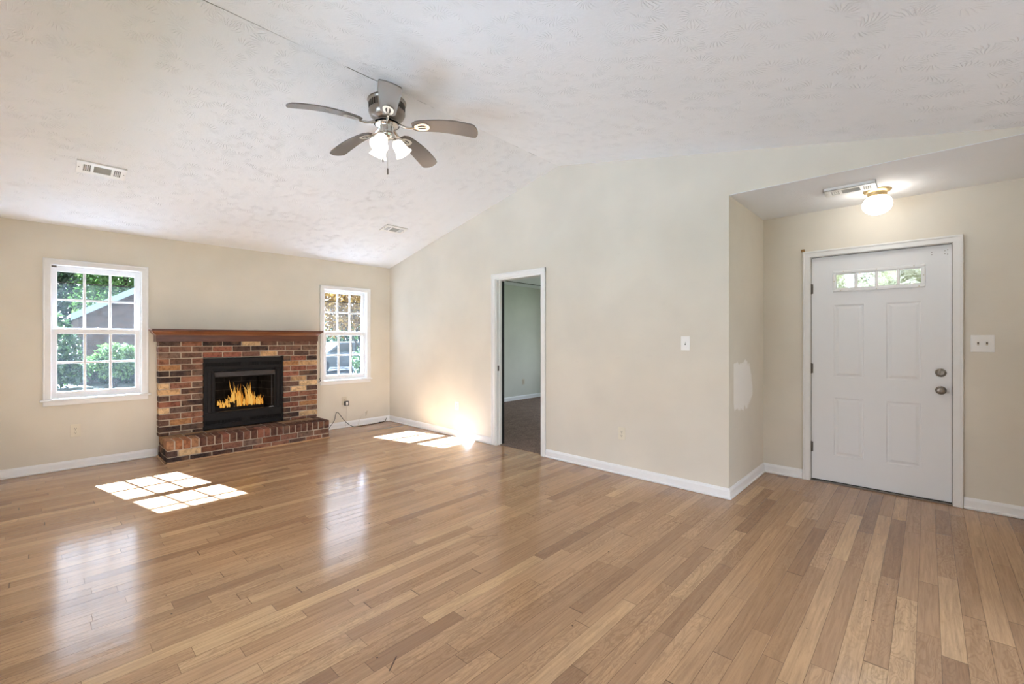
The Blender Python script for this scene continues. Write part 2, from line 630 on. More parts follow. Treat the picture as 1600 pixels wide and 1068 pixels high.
def mat_house():
    t = NT('weathered_house_brick')
    o = t.obj()
    s = t.sep(o)
    br = t.n('ShaderNodeTexBrick')
    t.l(t.comb(s[0], s[2], 0.0), br.inputs['Vector'])
    br.inputs['Color1'].default_value = lin(84, 66, 60)
    br.inputs['Color2'].default_value = lin(64, 52, 48)
    br.inputs['Mortar'].default_value = lin(92, 86, 80)
    br.inputs['Scale'].default_value = 1.0
    br.inputs['Brick Width'].default_value = 0.22
    br.inputs['Row Height'].default_value = 0.075
    br.inputs['Mortar Size'].default_value = 0.006
    t.bsdf(br.outputs[0], 0.9, 0, 0.2)
    return t.m


M_house = mat_house()
M_fascia = plain('pale_blue_painted_board', lin(132, 152, 158), 0.6, var=0.03)
M_roof = plain('roof_shingles', lin(74, 70, 68), 0.9, var=0.2, nscale=20)
M_car = plain('silver_car_paint', lin(74, 79, 82), 0.5, 0.0, spec=0.3, var=0.03)
M_carglass = plain('dark_car_glass', lin(34, 40, 44), 0.06, 0.0, var=0.1)
M_tyre = plain('tyre_rubber', lin(26, 26, 27), 0.85)
M_stone = plain('exterior_brick_reveal', lin(120, 92, 78), 0.9, var=0.2, nscale=20)

# ------------------------------------------------------------------ mesh helpers


def bx(bm, x0, x1, y0, y1, z0, z1, bev=0.0, mi=0, M=None, seg=1):
    if x1 < x0: x0, x1 = x1, x0
    if y1 < y0: y0, y1 = y1, y0
    if z1 < z0: z0, z1 = z1, z0
    vs_ = [bm.verts.new((x, y, z)) for z in (z0, z1) for y in (y0, y1) for x in (x0, x1)]
    fi = [(0, 2, 3, 1), (4, 5, 7, 6), (0, 1, 5, 4), (2, 6, 7, 3), (0, 4, 6, 2), (1, 3, 7, 5)]
    fs = [bm.faces.new([vs_[i] for i in f]) for f in fi]
    for f in fs:
        f.material_index = mi
    geo = list(vs_)
    if bev > 0:
        ed = list({e for f in fs for e in f.edges})
        r = bmesh.ops.bevel(bm, geom=ed, offset=bev, segments=seg, affect='EDGES', profile=0.5, clamp_overlap=True)
        geo = list({v for f in r['faces'] for v in f.verts} | {v for v in vs_ if v.is_valid})
        for f in {f for v in geo for f in v.link_faces}:
            f.material_index = mi
    if M is not None:
        bmesh.ops.transform(bm, matrix=M, verts=geo)
    return geo


def prism(bm, pts, axis, a, b, mi=0):
    """extrude a 2-D polygon along an axis: axis 0 -> pts are (y,z), 1 -> (x,z), 2 -> (x,y)"""

    def mk(p, t):
        return (t, p[0], p[1]) if axis == 0 else ((p[0], t, p[1]) if axis == 1 else (p[0], p[1], t))

    lo = [bm.verts.new(mk(p, a)) for p in pts]
    hi = [bm.verts.new(mk(p, b)) for p in pts]
    n = len(pts)
    fs = [bm.faces.new(lo), bm.faces.new(hi)]
    for i in range(n):
        fs.append(bm.faces.new((lo[i], lo[(i + 1) % n], hi[(i + 1) % n], hi[i])))
    for f in fs:
        f.material_index = mi
    bmesh.ops.recalc_face_normals(bm, faces=fs)
    return lo + hi


def lathe(bm, prof, n=32, center=(0, 0, 0), M=None, cap=True, mi=0):
    """profile of (radius, z) turned about z"""
    rings = []
    vs_ = []
    for r, z in prof:
        ring = []
        for k in range(n):
            a = 2 * PI * k / n
            v = bm.verts.new((r * math.cos(a), r * math.sin(a), z))
            ring.append(v)
            vs_.append(v)
        rings.append(ring)
    for a, b in zip(rings, rings[1:]):
        for k in range(n):
            f = bm.faces.new((a[k], a[(k + 1) % n], b[(k + 1) % n], b[k]))
            f.material_index = mi
    if cap:
        for ring in (rings[0], rings[-1]):
            f = bm.faces.new(ring)
            f.material_index = mi
    mat = Matrix.Translation(center) @ (M if M is not None else Matrix())
    bmesh.ops.transform(bm, matrix=mat, verts=vs_)
    return vs_


def tube(bm, pts, r, n=8, mi=0):
    """round tube along a polyline; r is a number or one per point"""
    pts = [Vector(p) for p in pts]
    rs = r if isinstance(r, (list, tuple)) else [r] * len(pts)
    rings = []
    up = Vector((0.13, 0.21, 0.97)).normalized()
    for i, p in enumerate(pts):
        d = (pts[min(i + 1, len(pts) - 1)] - pts[max(i - 1, 0)]).normalized()
        u = d.cross(up)
        if u.length < 1e-3:
            u = d.cross(Vector((1, 0, 0)))
        u.normalize()
        w = d.cross(u).normalized()
        rings.append([bm.verts.new(p + rs[i] * (math.cos(2 * PI * k / n) * u + math.sin(2 * PI * k / n) * w)) for k in range(n)])
    for a, b in zip(rings, rings[1:]):
        for k in range(n):
            bm.faces.new((a[k], a[(k + 1) % n], b[(k + 1) % n], b[k])).material_index = mi
    for ring in (rings[0], rings[-1]):
        bm.faces.new(ring).material_index = mi


def smooth_pts(pts, k=6):
    """Catmull-Rom through the points"""
    P = [Vector(p) for p in pts]
    P = [P[0] * 2 - P[1]] + P + [P[-1] * 2 - P[-2]]
    out = []
    for i in range(1, len(P) - 2):
        for j in range(k):
            t = j / k
            a, b, c, d = P[i - 1], P[i], P[i + 1], P[i + 2]
            out.append(0.5 * ((2 * b) + (c - a) * t + (2 * a - 5 * b + 4 * c - d) * t * t + (3 * b - a - 3 * c + d) * t ** 3))
    out.append(P[-2])
    return out


def obj(name, bm, mats, parent=None, smooth=True, ang=35):
    me = bpy.data.meshes.new(name)
    bmesh.ops.recalc_face_normals(bm, faces=bm.faces[:])
    bm.to_mesh(me)
    bm.free()
    for m in (mats if isinstance(mats, (list, tuple)) else [mats]):
        me.materials.append(m)
    if smooth:
        me.polygons.foreach_set('use_smooth', [True] * len(me.polygons))
        me.set_sharp_from_angle(angle=math.radians(ang))
    o = bpy.data.objects.new(name, me)
    C.objects.link(o)
    if parent is not None:
        o.parent = parent
        pm = parent
        M = Matrix()
        chain = []
        while pm is not None:
            chain.append(pm)
            pm = pm.parent
        for q in reversed(chain):
            M = M @ Matrix.LocRotScale(q.location, q.rotation_euler, q.scale)
        # geometry is written in world coordinates, so undo the parent's placing
        me.transform(M.inverted())
    return o


def tag(o, label=None, cat=None, group=None, kind=None):
    if label: o['label'] = label
    if cat: o['category'] = cat
    if group: o['group'] = group
    if kind: o['kind'] = kind
    return o


def thing(name, loc, label, cat, group=None, kind=None):
    o = bpy.data.objects.new(name, None)
    C.objects.link(o)
    o.location = loc
    o.empty_display_size = 0.1
    return tag(o, label, cat, group, kind)


def struct(name, bm, mats, label, cat, **kw):
    return tag(obj(name, bm, mats, **kw), label, cat, None, 'structure')


# ------------------------------------------------------------------ the room shell
XR, YF, XW, YS = 3.80, 6.20, -0.30, -0.62      # right wall, fireplace wall, wall behind the camera, wall beside it
XF, YH = 4.825, 1.166                          # front-door wall and the side of the entrance recess
RY, RZ, EZ, FZ = 2.882, 3.135, 2.402, 2.442    # ridge line, ridge height, eave height, entrance ceiling height
SL_N = (RZ - EZ) / (YF - RY)
SL_S = 0.199
TW = 0.12
BXE_ = 8.2


def wall_cells(bm, axis, a, b, us, zs, holes, mi=0):
    """rectangular wall pieces on a grid; holes are (u0,u1,z0,z1)"""
    us = sorted(set(us) | {h[0] for h in holes} | {h[1] for h in holes})
    zs = sorted(set(zs) | {h[2] for h in holes} | {h[3] for h in holes})
    for u0, u1 in zip(us, us[1:]):
        for z0, z1 in zip(zs, zs[1:]):
            um, zm = (u0 + u1) / 2, (z0 + z1) / 2
            if any(h[0] < um < h[1] and h[2] < zm < h[3] for h in holes):
                continue
            if axis == 1:
                bx(bm, u0, u1, a, b, z0, z1, mi=mi)
            else:
                bx(bm, a, b, u0, u1, z0, z1, mi=mi)
    bmesh.ops.remove_doubles(bm, verts=bm.verts[:], dist=1e-5)


# floor
bm = bmesh.new()
bx(bm, XW - 0.1, XR + 0.05, YS - 0.1, YF + 0.05, -0.12, 0)
bx(bm, XR + 0.05, XF + 0.25, YS - 0.1, YH + 0.05, -0.12, 0)
struct('floor', bm, M_floor, 'worn oak strip floor with glossy patches', 'floor', smooth=False)

# fireplace wall with two windows and the firebox recess
WIN = [(0.093, 0.771, 0.700, 2.012), (2.755, 3.409, 0.700, 1.990)]
FBX = (1.33, 2.155, 0.27, 1.03)
bm = bmesh.new()
wall_cells(bm, 1, YF, YF + 0.14, [XW - 0.12, XR + TW], [-0.05, 2.46], [*[(w[0] - 0.012, w[1] + 0.012, w[2] - 0.012, w[3] + 0.012) for w in WIN], FBX])
struct('wall_left', bm, M_wall, 'beige wall holding the fireplace and both sash windows', 'wall', smooth=False)
# outer brick skin of that wall, in short pieces round the same openings
bm = bmesh.new()
HO = [(w[0] - 0.03, w[1] + 0.03, w[2] - 0.05, w[3] + 0.03) for w in WIN]
wall_cells(bm, 1, YF + 0.15, YF + 0.24, [XW - 0.12, XR + TW + 0.02], [-0.4, 2.28], [*HO, (FBX[0] - 0.05, FBX[1] + 0.05, FBX[2] - 0.05, FBX[3] + 0.05)])
struct('wall_outer', bm, M_stone, 'brick outer skin of the wall behind the fireplace', 'wall', smooth=False)
bm = bmesh.new()
bx(bm, XW - 0.5, BXE_, YF + 0.14, YF + 0.66, 2.27, 2.42)
struct('roof_eave', bm, M_trim, 'boxed eave above the fireplace-wall windows', 'eave', smooth=False)

bm = bmesh.new()  # unseen box added to stop daylight leaking in round the firebox
bx(bm, 1.12, 1.26, YF + 0.14, 6.80, -0.32, 1.35)
bx(bm, 2.22, 2.36, YF + 0.14, 6.80, -0.32, 1.35)
bx(bm, 1.26, 2.22, YF + 0.14, 6.80, -0.32, 0.20)
bx(bm, 1.26, 2.22, YF + 0.14, 6.80, 1.15, 1.35)
bx(bm, 1.26, 2.22, 6.68, 6.80, 0.20, 1.15)
struct('wall_leak_block', bm, M_stone, 'added unseen box that stops daylight leaking round the firebox', 'light block', smooth=False)

# right wall with the bedroom doorway, gable above, header over the entrance
DW = (3.105, 3.828, 0.0, 2.015)
bm = bmesh.new()
wall_cells(bm, 0, XR, XR + TW, [YH, RY, YF], [-0.05, EZ], [(DW[0], DW[1], -0.05, DW[3])])
zs_ = lambda y: RZ - SL_S * (RY - y)
prism(bm, [(YH, EZ), (YF, EZ), (YF, EZ + 0.03), (RY, RZ + 0.03), (YH, zs_(YH) + 0.03)], 0, XR, XR + TW)
prism(bm, [(YS, FZ + 0.004), (YH, FZ + 0.004), (YH, zs_(YH) + 0.03), (YS, zs_(YS) + 0.03)], 0, XR, XR + TW)
struct('wall_right', bm, M_wall, 'beige gable wall with the bedroom doorway, running up to the ridge', 'wall', smooth=False)

# entrance recess: side wall and front-door wall
bm = bmesh.new()
bx(bm, XR + TW, XF + 0.14, YH, YH + TW, -0.05, FZ + 0.02)
struct('wall_entrance_side', bm, M_wall_patch, 'narrow side wall of the entrance with a pale filler patch', 'wall', smooth=False)
DR = (-0.150, 0.790, 0.0, 2.040)
bm = bmesh.new()
wall_cells(bm, 0, XF, XF + 0.14, [YS - 0.1, YH + 0.02], [-0.05, FZ + 0.02], [(DR[0], DR[1], -0.05, DR[3])])
struct('wall_entrance', bm, M_wall, 'beige wall around the front door', 'wall', smooth=False)
# walls behind the camera; the one beside it has an added wide glazed opening
bm = bmesh.new()
SG = (0.45, 3.05, 0.0, 2.06)
wall_cells(bm, 1, YS - 0.14, YS, [XW - 0.12, XF + 0.14], [-0.05, 2.50], [(SG[0], SG[1], -0.05, SG[3])])
struct('wall_right_rear', bm, M_wall, 'beige wall with the added wide glazed opening beside the camera', 'wall', smooth=False)
RW = (1.3, 4.3, 0.55, 2.05)
bm = bmesh.new()
wall_cells(bm, 0, XW - 0.12, XW, [YS - 0.14, YF + 0.14], [-0.05, 3.2], [RW])
struct('wall_rear', bm, M_wall, 'beige wall with an added wide window behind the camera', 'wall', smooth=False)

bm = bmesh.new()  # unseen roof added to shade the rear window from direct sun
bx(bm, XW - 1.1, XW - 0.12, YS - 0.5, YF + 0.6, 2.25, 2.40)
struct('roof_sun_block', bm, M_trim, 'added unseen roof keeping sun out of the rear window', 'sun block', smooth=False)
bm = bmesh.new()  # unseen window added to bring more fill daylight into the room
for y in (RW[0] + 0.03, RW[0] + (RW[1] - RW[0]) / 3, RW[0] + (RW[1] - RW[0]) * 2 / 3, RW[1] - 0.03):
    bx(bm, XW - 0.10, XW - 0.03, y - 0.03, y + 0.03, RW[2], RW[3])
for z in (RW[2] + 0.03, RW[3] - 0.03):
    bx(bm, XW - 0.10, XW - 0.03, RW[0], RW[1], z - 0.03, z + 0.03)
g = struct('window_3', bm, M_trim, 'added unseen window bringing daylight in from behind the camera', 'window', smooth=False)
bm = bmesh.new()
bx(bm, XW - 0.067, XW - 0.063, RW[0] + 0.06, RW[1] - 0.06, RW[2] + 0.06, RW[3] - 0.06)
obj('glass_pane', bm, M_glass, g, smooth=False)
portal('sky_portal', (XW - 0.35, (RW[0] + RW[1]) / 2, (RW[2] + RW[3]) / 2), 1.6, 3.1, (0, -PI / 2, 0))

# vaulted ceiling and the flat entrance ceiling
bm = bmesh.new()
T = 0.05
prism(bm, [(YF + 0.2, EZ - SL_N * 0.2), (RY, RZ), (YS - 0.2, zs_(YS - 0.2)), (YS - 0.2, zs_(YS - 0.2) + T), (RY, RZ + T), (YF + 0.2, EZ - SL_N * 0.2 + T)],
      0, XW - 0.15, XR + 0.10)
struct('ceiling', bm, M_ceil, 'white stippled vaulted ceiling with a cracked ridge', 'ceiling', smooth=False)
bm = bmesh.new()
bx(bm, XR + 0.0008, XF + 0.2, YS - 0.1, YH - 0.0005, FZ, FZ + 0.05)
struct('ceiling_entrance', bm, M_ceil2, 'flat stippled ceiling of the entrance recess', 'ceiling', smooth=False)

# bedroom beyond the doorway
BY, BXE = 6.335, 8.06
bm = bmesh.new()
bx(bm, XR + 0.05, BXE + 0.1, 1.5, BY + 0.1, -0.12, 0.006)
struct('floor_bedroom', bm, M_carpet, 'brown carpet in the room beyond the doorway', 'carpet', smooth=False)
bm = bmesh.new()
bx(bm, XR + TW, BXE + 0.1, BY, BY + 0.12, -0.05, 2.5)
struct('wall_bedroom_left', bm, M_bed, 'pale green wall seen through the doorway', 'wall', smooth=False)
bm = bmesh.new()
wall_cells(bm, 0, BXE, BXE + 0.12, [1.5, BY], [-0.05, 2.5], [(1.8, 5.5, 0.45, 2.2)])  # unseen opening, widened to let more skylight brighten the bedroom
struct('wall_bedroom_far', bm, M_bed, 'pale green end wall of the bedroom', 'wall', smooth=False)
bm = bmesh.new()
bx(bm, XF + 0.14, BXE + 0.1, 1.5, 1.6, -0.05, 2.5)
bx(bm, XR + TW, XF + 0.2, 1.45, 1.6, -0.05, 2.5)
struct('wall_bedroom_right', bm, M_bed, 'bedroom wall behind the entrance', 'wall', smooth=False)
bm = bmesh.new()
bx(bm, XR + TW, BXE + 0.1, 1.5, BY + 0.1, 2.405, 2.46)
struct('ceiling_bedroom', bm, M_ceil2, 'white bedroom ceiling', 'ceiling', smooth=False)
bm = bmesh.new()
bx(bm, XR + TW + 1.6, BXE, BY - 0.45, BY - 0.43, 2.395, 2.41)
struct('trim_1', bm, M_hole, 'dark seam strip on the bedroom ceiling', 'seam', smooth=False)
portal('sky_portal', (BXE + 0.3, 3.65, 1.33), 1.8, 3.7, (0, PI / 2, 0))
BAS = [(0, 0), (0.016, 0), (0.022, 0.004), (0.022, 0.014), (0.014, 0.020), (0.014, 0.066), (0.010, 0.076), (0.006, 0.084), (0.0, 0.088)]


def base_run(bm, axis, a, b, wall, sgn, ma=0, mb=0):
    """baseboard standing against a wall; ma / mb mitre its two ends"""
    lo, hi = [], []
    for d, z in BAS:
        for lst, e, m in ((lo, a, ma), (hi, b, mb)):
            p = (e + m * d, wall + sgn * d, z) if axis == 0 else (wall + sgn * d, e + m * d, z)
            lst.append(bm.verts.new(p))
    n = len(BAS)
    for i in range(n):
        bm.faces.new((lo[i], lo[(i + 1) % n], hi[(i + 1) % n], hi[i]))
    bm.faces.new(lo)
    bm.faces.new(hi)


def base_x(bm, x0, x1, y, sgn, ma=0, mb=0):
    base_run(bm, 0, x0, x1, y, sgn, ma, mb)


def base_y(bm, y0, y1, x, sgn, ma=0, mb=0):
    base_run(bm, 1, y0, y1, x, sgn, ma, mb)


bm = bmesh.new(); base_x(bm, XW, 0.905, YF, -1); base_x(bm, 2.615, XR, YF, -1, 0, -1)
struct('baseboard_left', bm, M_trim, 'white baseboard along the fireplace wall', 'baseboard', smooth=False)
bm = bmesh.new(); base_y(bm, 3.890, YF, XR, -1, 0, -1); base_y(bm, YH, 3.042, XR, -1, -1, 0)
struct('baseboard_right', bm, M_trim, 'white baseboard along the doorway wall', 'baseboard', smooth=False)
bm = bmesh.new(); base_x(bm, XR, XF, YH, -1, -1, -1)
struct('baseboard_entrance_side', bm, M_trim, 'white baseboard on the entrance side wall', 'baseboard', smooth=False)
bm = bmesh.new(); base_y(bm, 0.840, YH, XF, -1, 0, -1); base_y(bm, YS, -0.202, XF, -1)
struct('baseboard_entrance', bm, M_trim, 'white baseboard beside the front door', 'baseboard', smooth=False)
bm = bmesh.new(); base_x(bm, XR + TW, BXE, BY, -1)
struct('baseboard_bedroom', bm, M_trim, 'white baseboard in the bedroom', 'baseboard', smooth=False)
bm = bmesh.new()
bx(bm, 0.893, 0.911, 5.706, YF - 0.02, 0, 0.012)
bx(bm, 0.893, 2.618, 5.706, 5.724, 0, 0.012)
struct('trim_2', bm, mat_wood('quarter_round_wood', lin(176, 132, 92), lin(204, 164, 122)), 'thin wood strip round the foot of the hearth', 'trim', smooth=False)

# glazed opening beside the camera (never in the picture, lets the daylight in)
bm = bmesh.new()
for x in (SG[0] + 0.03, (SG[0] + SG[1]) / 2, SG[1] - 0.03):
    bx(bm, x - 0.03, x + 0.03, YS - 0.10, YS - 0.04, 0.0, SG[3])
bx(bm, SG[0], SG[1], YS - 0.10, YS - 0.04, SG[3] - 0.06, SG[3])
bx(bm, SG[0], SG[1], YS - 0.10, YS - 0.04, 0, 0.05)
g = struct('door_added', bm, M_trim, 'added unseen glazed door that lets daylight in', 'door', smooth=False)
bm = bmesh.new()
bx(bm, SG[0] + 0.06, SG[1] - 0.06, YS - 0.072, YS - 0.068, 0.05, SG[3] - 0.06)
obj('glass_pane', bm, M_glass, g, smooth=False)

# ------------------------------------------------------------------ windows


def make_window(n, x0, x1, zt, gl, gr, label):
    """x0..x1 opening between the jambs, gl..gr the glazed width, zt the head"""
    t = thing('window_%d' % n, ((x0 + x1) / 2, YF, 0.70), label, 'window', None, 'structure')
    zb = 0.700
    cw = 0.057
    # casing: three boards with a raised outer edge
    bm = bmesh.new()
    for a, b in ((x0 - cw, x0), (x1, x1 + cw)):
        bx(bm, a, b, YF - 0.013, YF + 0.002, zb, zt + cw - 0.002, 0.003)
    bx(bm, x0 - cw, x1 + cw, YF - 0.0135, YF + 0.002, zt, zt + cw, 0.003)
    for a, b in ((x0 - cw, x0 - cw + 0.014), (x1 + cw - 0.014, x1 + cw)):
        bx(bm, a, b, YF - 0.019, YF - 0.005, zb, zt + cw, 0.003)
    bx(bm, x0 - cw, x1 + cw, YF - 0.0195, YF - 0.005, zt + cw - 0.014, zt + cw, 0.003)
    obj('casing', bm, M_trim, t, smooth=False)
    bm = bmesh.new()
    bx(bm, x0 - cw - 0.022, x1 + cw + 0.022, YF - 0.036, YF + 0.03, zb - 0.020, zb, 0.005)
    obj('sill', bm, M_trim, t, smooth=False)
    bm = bmesh.new()
    bx(bm, x0 - cw, x1 + cw, YF - 0.016, YF + 0.002, zb - 0.062, zb - 0.020, 0.004)
    obj('apron', bm, M_trim, t, smooth=False)
    # jamb liners and head
    bm = bmesh.new()
    bx(bm, x0 - 0.02, x0, YF - 0.002, YF + 0.135, zb - 0.03, zt)
    bx(bm, x1, x1 + 0.02, YF - 0.002, YF + 0.135, zb - 0.03, zt)
    bx(bm, x0 - 0.02, x1 + 0.02, YF - 0.002, YF + 0.135, zt, zt + 0.02)
    bx(bm, x0 - 0.02, x1 + 0.02, YF + 0.02, YF + 0.27, zb - 0.05, zb - 0.012)
    for xa, xb in ((x0, x0 + 0.012), (x1 - 0.012, x1)):
        bx(bm, xa, xb, YF + 0.012, YF + 0.024, zb, zt)
        bx(bm, xa, xb, YF + 0.112, YF + 0.13, zb, zt)
    obj('jamb', bm, M_trim, t, smooth=False)

    def sash(name, y0, y1, z0, z1, gz0, gz1, meet):
        bm = bmesh.new()
        bx(bm, x0 + 0.004, gl, y0, y1, z0, z1, 0.003)
        bx(bm, gr, x1 - 0.004, y0, y1, z0, z1, 0.003)
        bx(bm, gl - 0.004, gr + 0.004, y0, y1, z0, gz0, 0.003)
        bx(bm, gl - 0.004, gr + 0.004, y0, y1, gz1, z1, 0.003)
        s = obj(name, bm, M_trim, t, smooth=False)
        bm = bmesh.new()
        w = gr - gl
        for k in (1, 2):
            x = gl + w * k / 3
            bx(bm, x - 0.0105, x + 0.0105, y0 + 0.004, y1 - 0.006, gz0 - 0.002, gz1 + 0.002, 0.003)
        zm = (gz0 + gz1) / 2
        bx(bm, gl - 0.002, gr + 0.002, y0 + 0.0045, y1 - 0.0065, zm - 0.0105, zm + 0.0105, 0.003)
        obj('muntins', bm, M_trim, s, smooth=False)
        bm = bmesh.new()
        ym = (y0 + y1) / 2
        bx(bm, gl - 0.003, gr + 0.003, ym - 0.0015, ym + 0.0015, gz0 - 0.003, gz1 + 0.003)
        obj('glass_pane', bm, M_glass, s, smooth=False)
        return s

    k = (zt - 2.0)
    lo = sash('lower_sash', YF + 0.030, YF + 0.064, zb + 0.001, 1.388, 0.768, 1.338, 0)
    up = sash('upper_sash', YF + 0.072, YF + 0.106, 1.345, zt - 0.001, 1.400, 1.952 + k * 0.4, 1)
    bm = bmesh.new()
    xm = (x0 + x1) / 2
    bx(bm, xm - 0.022, xm + 0.022, YF + 0.034, YF + 0.06, 1.3875, 1.394, 0.002)
    lathe(bm, [(0.010, 0), (0.010, 0.008), (0.006, 0.011)], 14, (xm, YF + 0.047, 1.394))
    bx(bm, xm - 0.004, xm + 0.022, YF + 0.040, YF + 0.047, 1.397, 1.402, 0.001)
    obj('sash_lock', bm, M_chrome, t)
    bm = bmesh.new()
    y = YF + 0.150
    bx(bm, x0, x1, y - 0.0015, y + 0.0015, zb - 0.01, zt - 0.16)
    sc_ = obj('insect_screen', bm, M_screen, t, smooth=False)
    bm = bmesh.new()
    bx(bm, x0 - 0.001, x1 + 0.001, y - 0.006, y + 0.006, zt - 0.163, zt - 0.152)
    obj('screen_rail', bm, M_hole, sc_, smooth=False)
    return t


w1 = make_window(1, 0.093, 0.771, 2.012, 0.135, 0.722, 'left sash window of twelve panes, left of the fireplace')
w2 = make_window(2, 2.755, 3.409, 1.990, 2.803, 3.368, 'right sash window of twelve panes, between fireplace and corner')
bm = bmesh.new()
tube(bm, [(0.100, YF - 0.020, 1.992), (0.112, YF - 0.030, 1.988), (0.124, YF - 0.024, 1.996)], 0.005, 8)
bx(bm, 0.095, 0.130, YF - 0.018, YF - 0.012, 1.985, 2.003, 0.002)
obj('curtain_bracket', bm, M_steel_dark, w1)

# ------------------------------------------------------------------ doorway to the bedroom
d2 = thing('door_2', (XR, 3.466, 0), 'white cased doorway opening to the carpeted bedroom', 'doorway', None, 'structure')
bm = bmesh.new()
cw = 0.058
for a, b in ((DW[0] - cw, DW[0] + 0.004), (DW[1] - 0.004, DW[1] + cw)):
    bx(bm, XR - 0.014, XR + 0.002, a, b, 0, DW[3] + cw - 0.002, 0.003)
bx(bm, XR - 0.0145, XR + 0.002, DW[0] - cw, DW[1] + cw, DW[3] - 0.004, DW[3] + cw, 0.003)
for a, b in ((DW[0] - cw, DW[0] - cw + 0.016), (DW[1] + cw - 0.016, DW[1] + cw)):
    bx(bm, XR - 0.021, XR - 0.004, a, b, 0, DW[3] + cw, 0.003)
bx(bm, XR - 0.0215, XR - 0.004, DW[0] - cw, DW[1] + cw, DW[3] + cw - 0.016, DW[3] + cw, 0.003)
obj('casing', bm, M_worn, d2, smooth=False)
bm = bmesh.new()
bx(bm, XR, XR + TW + 0.004, DW[0] - 0.003, DW[0] + 0.016, 0, DW[3])
bx(bm, XR, XR + TW + 0.004, DW[1] - 0.016, DW[1] + 0.003, 0, DW[3])
bx(bm, XR, XR + TW + 0.004, DW[0], DW[1], DW[3] - 0.016, DW[3] + 0.003)
for a, b in ((DW[0] + 0.016, DW[0] + 0.027), (DW[1] - 0.027, DW[1] - 0.016)):
    bx(bm, XR + 0.045, XR + 0.08, a, b, 0, DW[3] - 0.016)
obj('jamb', bm, M_worn, d2, smooth=False)
bm = bmesh.new()
bx(bm, XR + 0.020, XR + 0.044, DW[1] - 0.0185, DW[1] - 0.0155, 0.90, 0.965, 0.001)
obj('strike_plate', bm, M_steel_dark, d2, smooth=False)
bm = bmesh.new()
bx(bm, XR + 0.086, XR + 0.120, DW[1] - 0.030, DW[1] - 0.017, 0.01, DW[3] - 0.02)
obj('weather_strip', bm, M_rubber, d2, smooth=False)

# ------------------------------------------------------------------ front door
XD = 4.86
dd = thing('door_1', (XD, 0.32, 0), 'white panelled front door with a small four-pane window', 'front door', None, 'structure')
bm = bmesh.new()
Y0, Y1, Z0, Z1 = -0.138, 0.777, 0.016, 2.026
LITE = (0.030, 0.600, 1.722, 1.872)
panels = [(0.40, 0.61, 0.95, 1.59), (0.036, 0.252, 0.95, 1.59), (0.40, 0.61, 0.25, 0.767), (0.036, 0.252, 0.25, 0.767)]
wall_cells(bm, 0, XD + 0.006, XD + 0.044, [Y0, Y1], [Z0, Z1], [LITE])
wall_cells(bm, 0, XD, XD + 0.008, [Y0, Y1], [Z0, Z1], [LITE] + panels)
for a, b, c, d in panels:
    # sunk moulding ring and raised field
    def ring(i0, x0, i1, x1):
        o_ = [(x0, a + i0, c + i0), (x0, b - i0, c + i0), (x0, b - i0, d - i0), (x0, a + i0, d - i0)]
        n_ = [(x1, a + i1, c + i1), (x1, b - i1, c + i1), (x1, b - i1, d - i1), (x1, a + i1, d - i1)]
        A = [bm.verts.new(p) for p in o_]
        Bv = [bm.verts.new(p) for p in n_]
        for k in range(4):
            bm.faces.new((A[k], A[(k + 1) % 4], Bv[(k + 1) % 4], Bv[k]))
        return Bv
    ring(0, XD, 0.007, XD + 0.0055)
    ring(0.007, XD + 0.0055, 0.016, XD + 0.0055)
    Bv = ring(0.016, XD + 0.0055, 0.034, XD - 0.0015)
    bm.faces.new(Bv)
slab = obj('door_slab', bm, M_door, dd, smooth=False)
bm = bmesh.new()
a, b, c, d = 0.012, 0.618, 1.704, 1.890
w = 0.026
for q in ((a, b, c, c + w), (a, b, d - w, d), (a, a + w, c + w, d - w), (b - w, b, c + w, d - w)):
    bx(bm, XD - 0.012, XD + 0.004, *q, 0.005)
bx(bm, XD - 0.004, XD + 0.010, a + 0.02, b - 0.02, c + 0.02, c + 0.034)
bx(bm, XD - 0.004, XD + 0.010, a + 0.02, b - 0.02, d - 0.034, d - 0.02)
for k in range(1, 4):
    y = a + w + (b - a - 2 * w) * k / 4
    bx(bm, XD - 0.006, XD + 0.012, y - 0.011, y + 0.011, c + w - 0.003, d - w + 0.003, 0.003)
lf = obj('window_frame', bm, M_trim, slab, smooth=False)
for y, z in ((0.05, c + 0.010), (0.315, c + 0.010), (0.56, c + 0.010), (0.08, d - 0.010), (0.315, d - 0.010), (0.54, d - 0.010), (a + 0.011, 1.80), (b - 0.011, 1.80)):
    bm = bmesh.new()
    lathe(bm, [(0.0045, 0), (0.0045, 0.002), (0.002, 0.003)], 10, (XD - 0.0115, y, z), Matrix.Rotation(-PI / 2, 4, 'Y'))
    obj('frame_screw', bm, M_tan, slab)
bm = bmesh.new()
bx(bm, XD + 0.014, XD + 0.019, LITE[0], LITE[1], LITE[2], LITE[3])
obj('glass_pane', bm, M_pglass, slab, smooth=False)
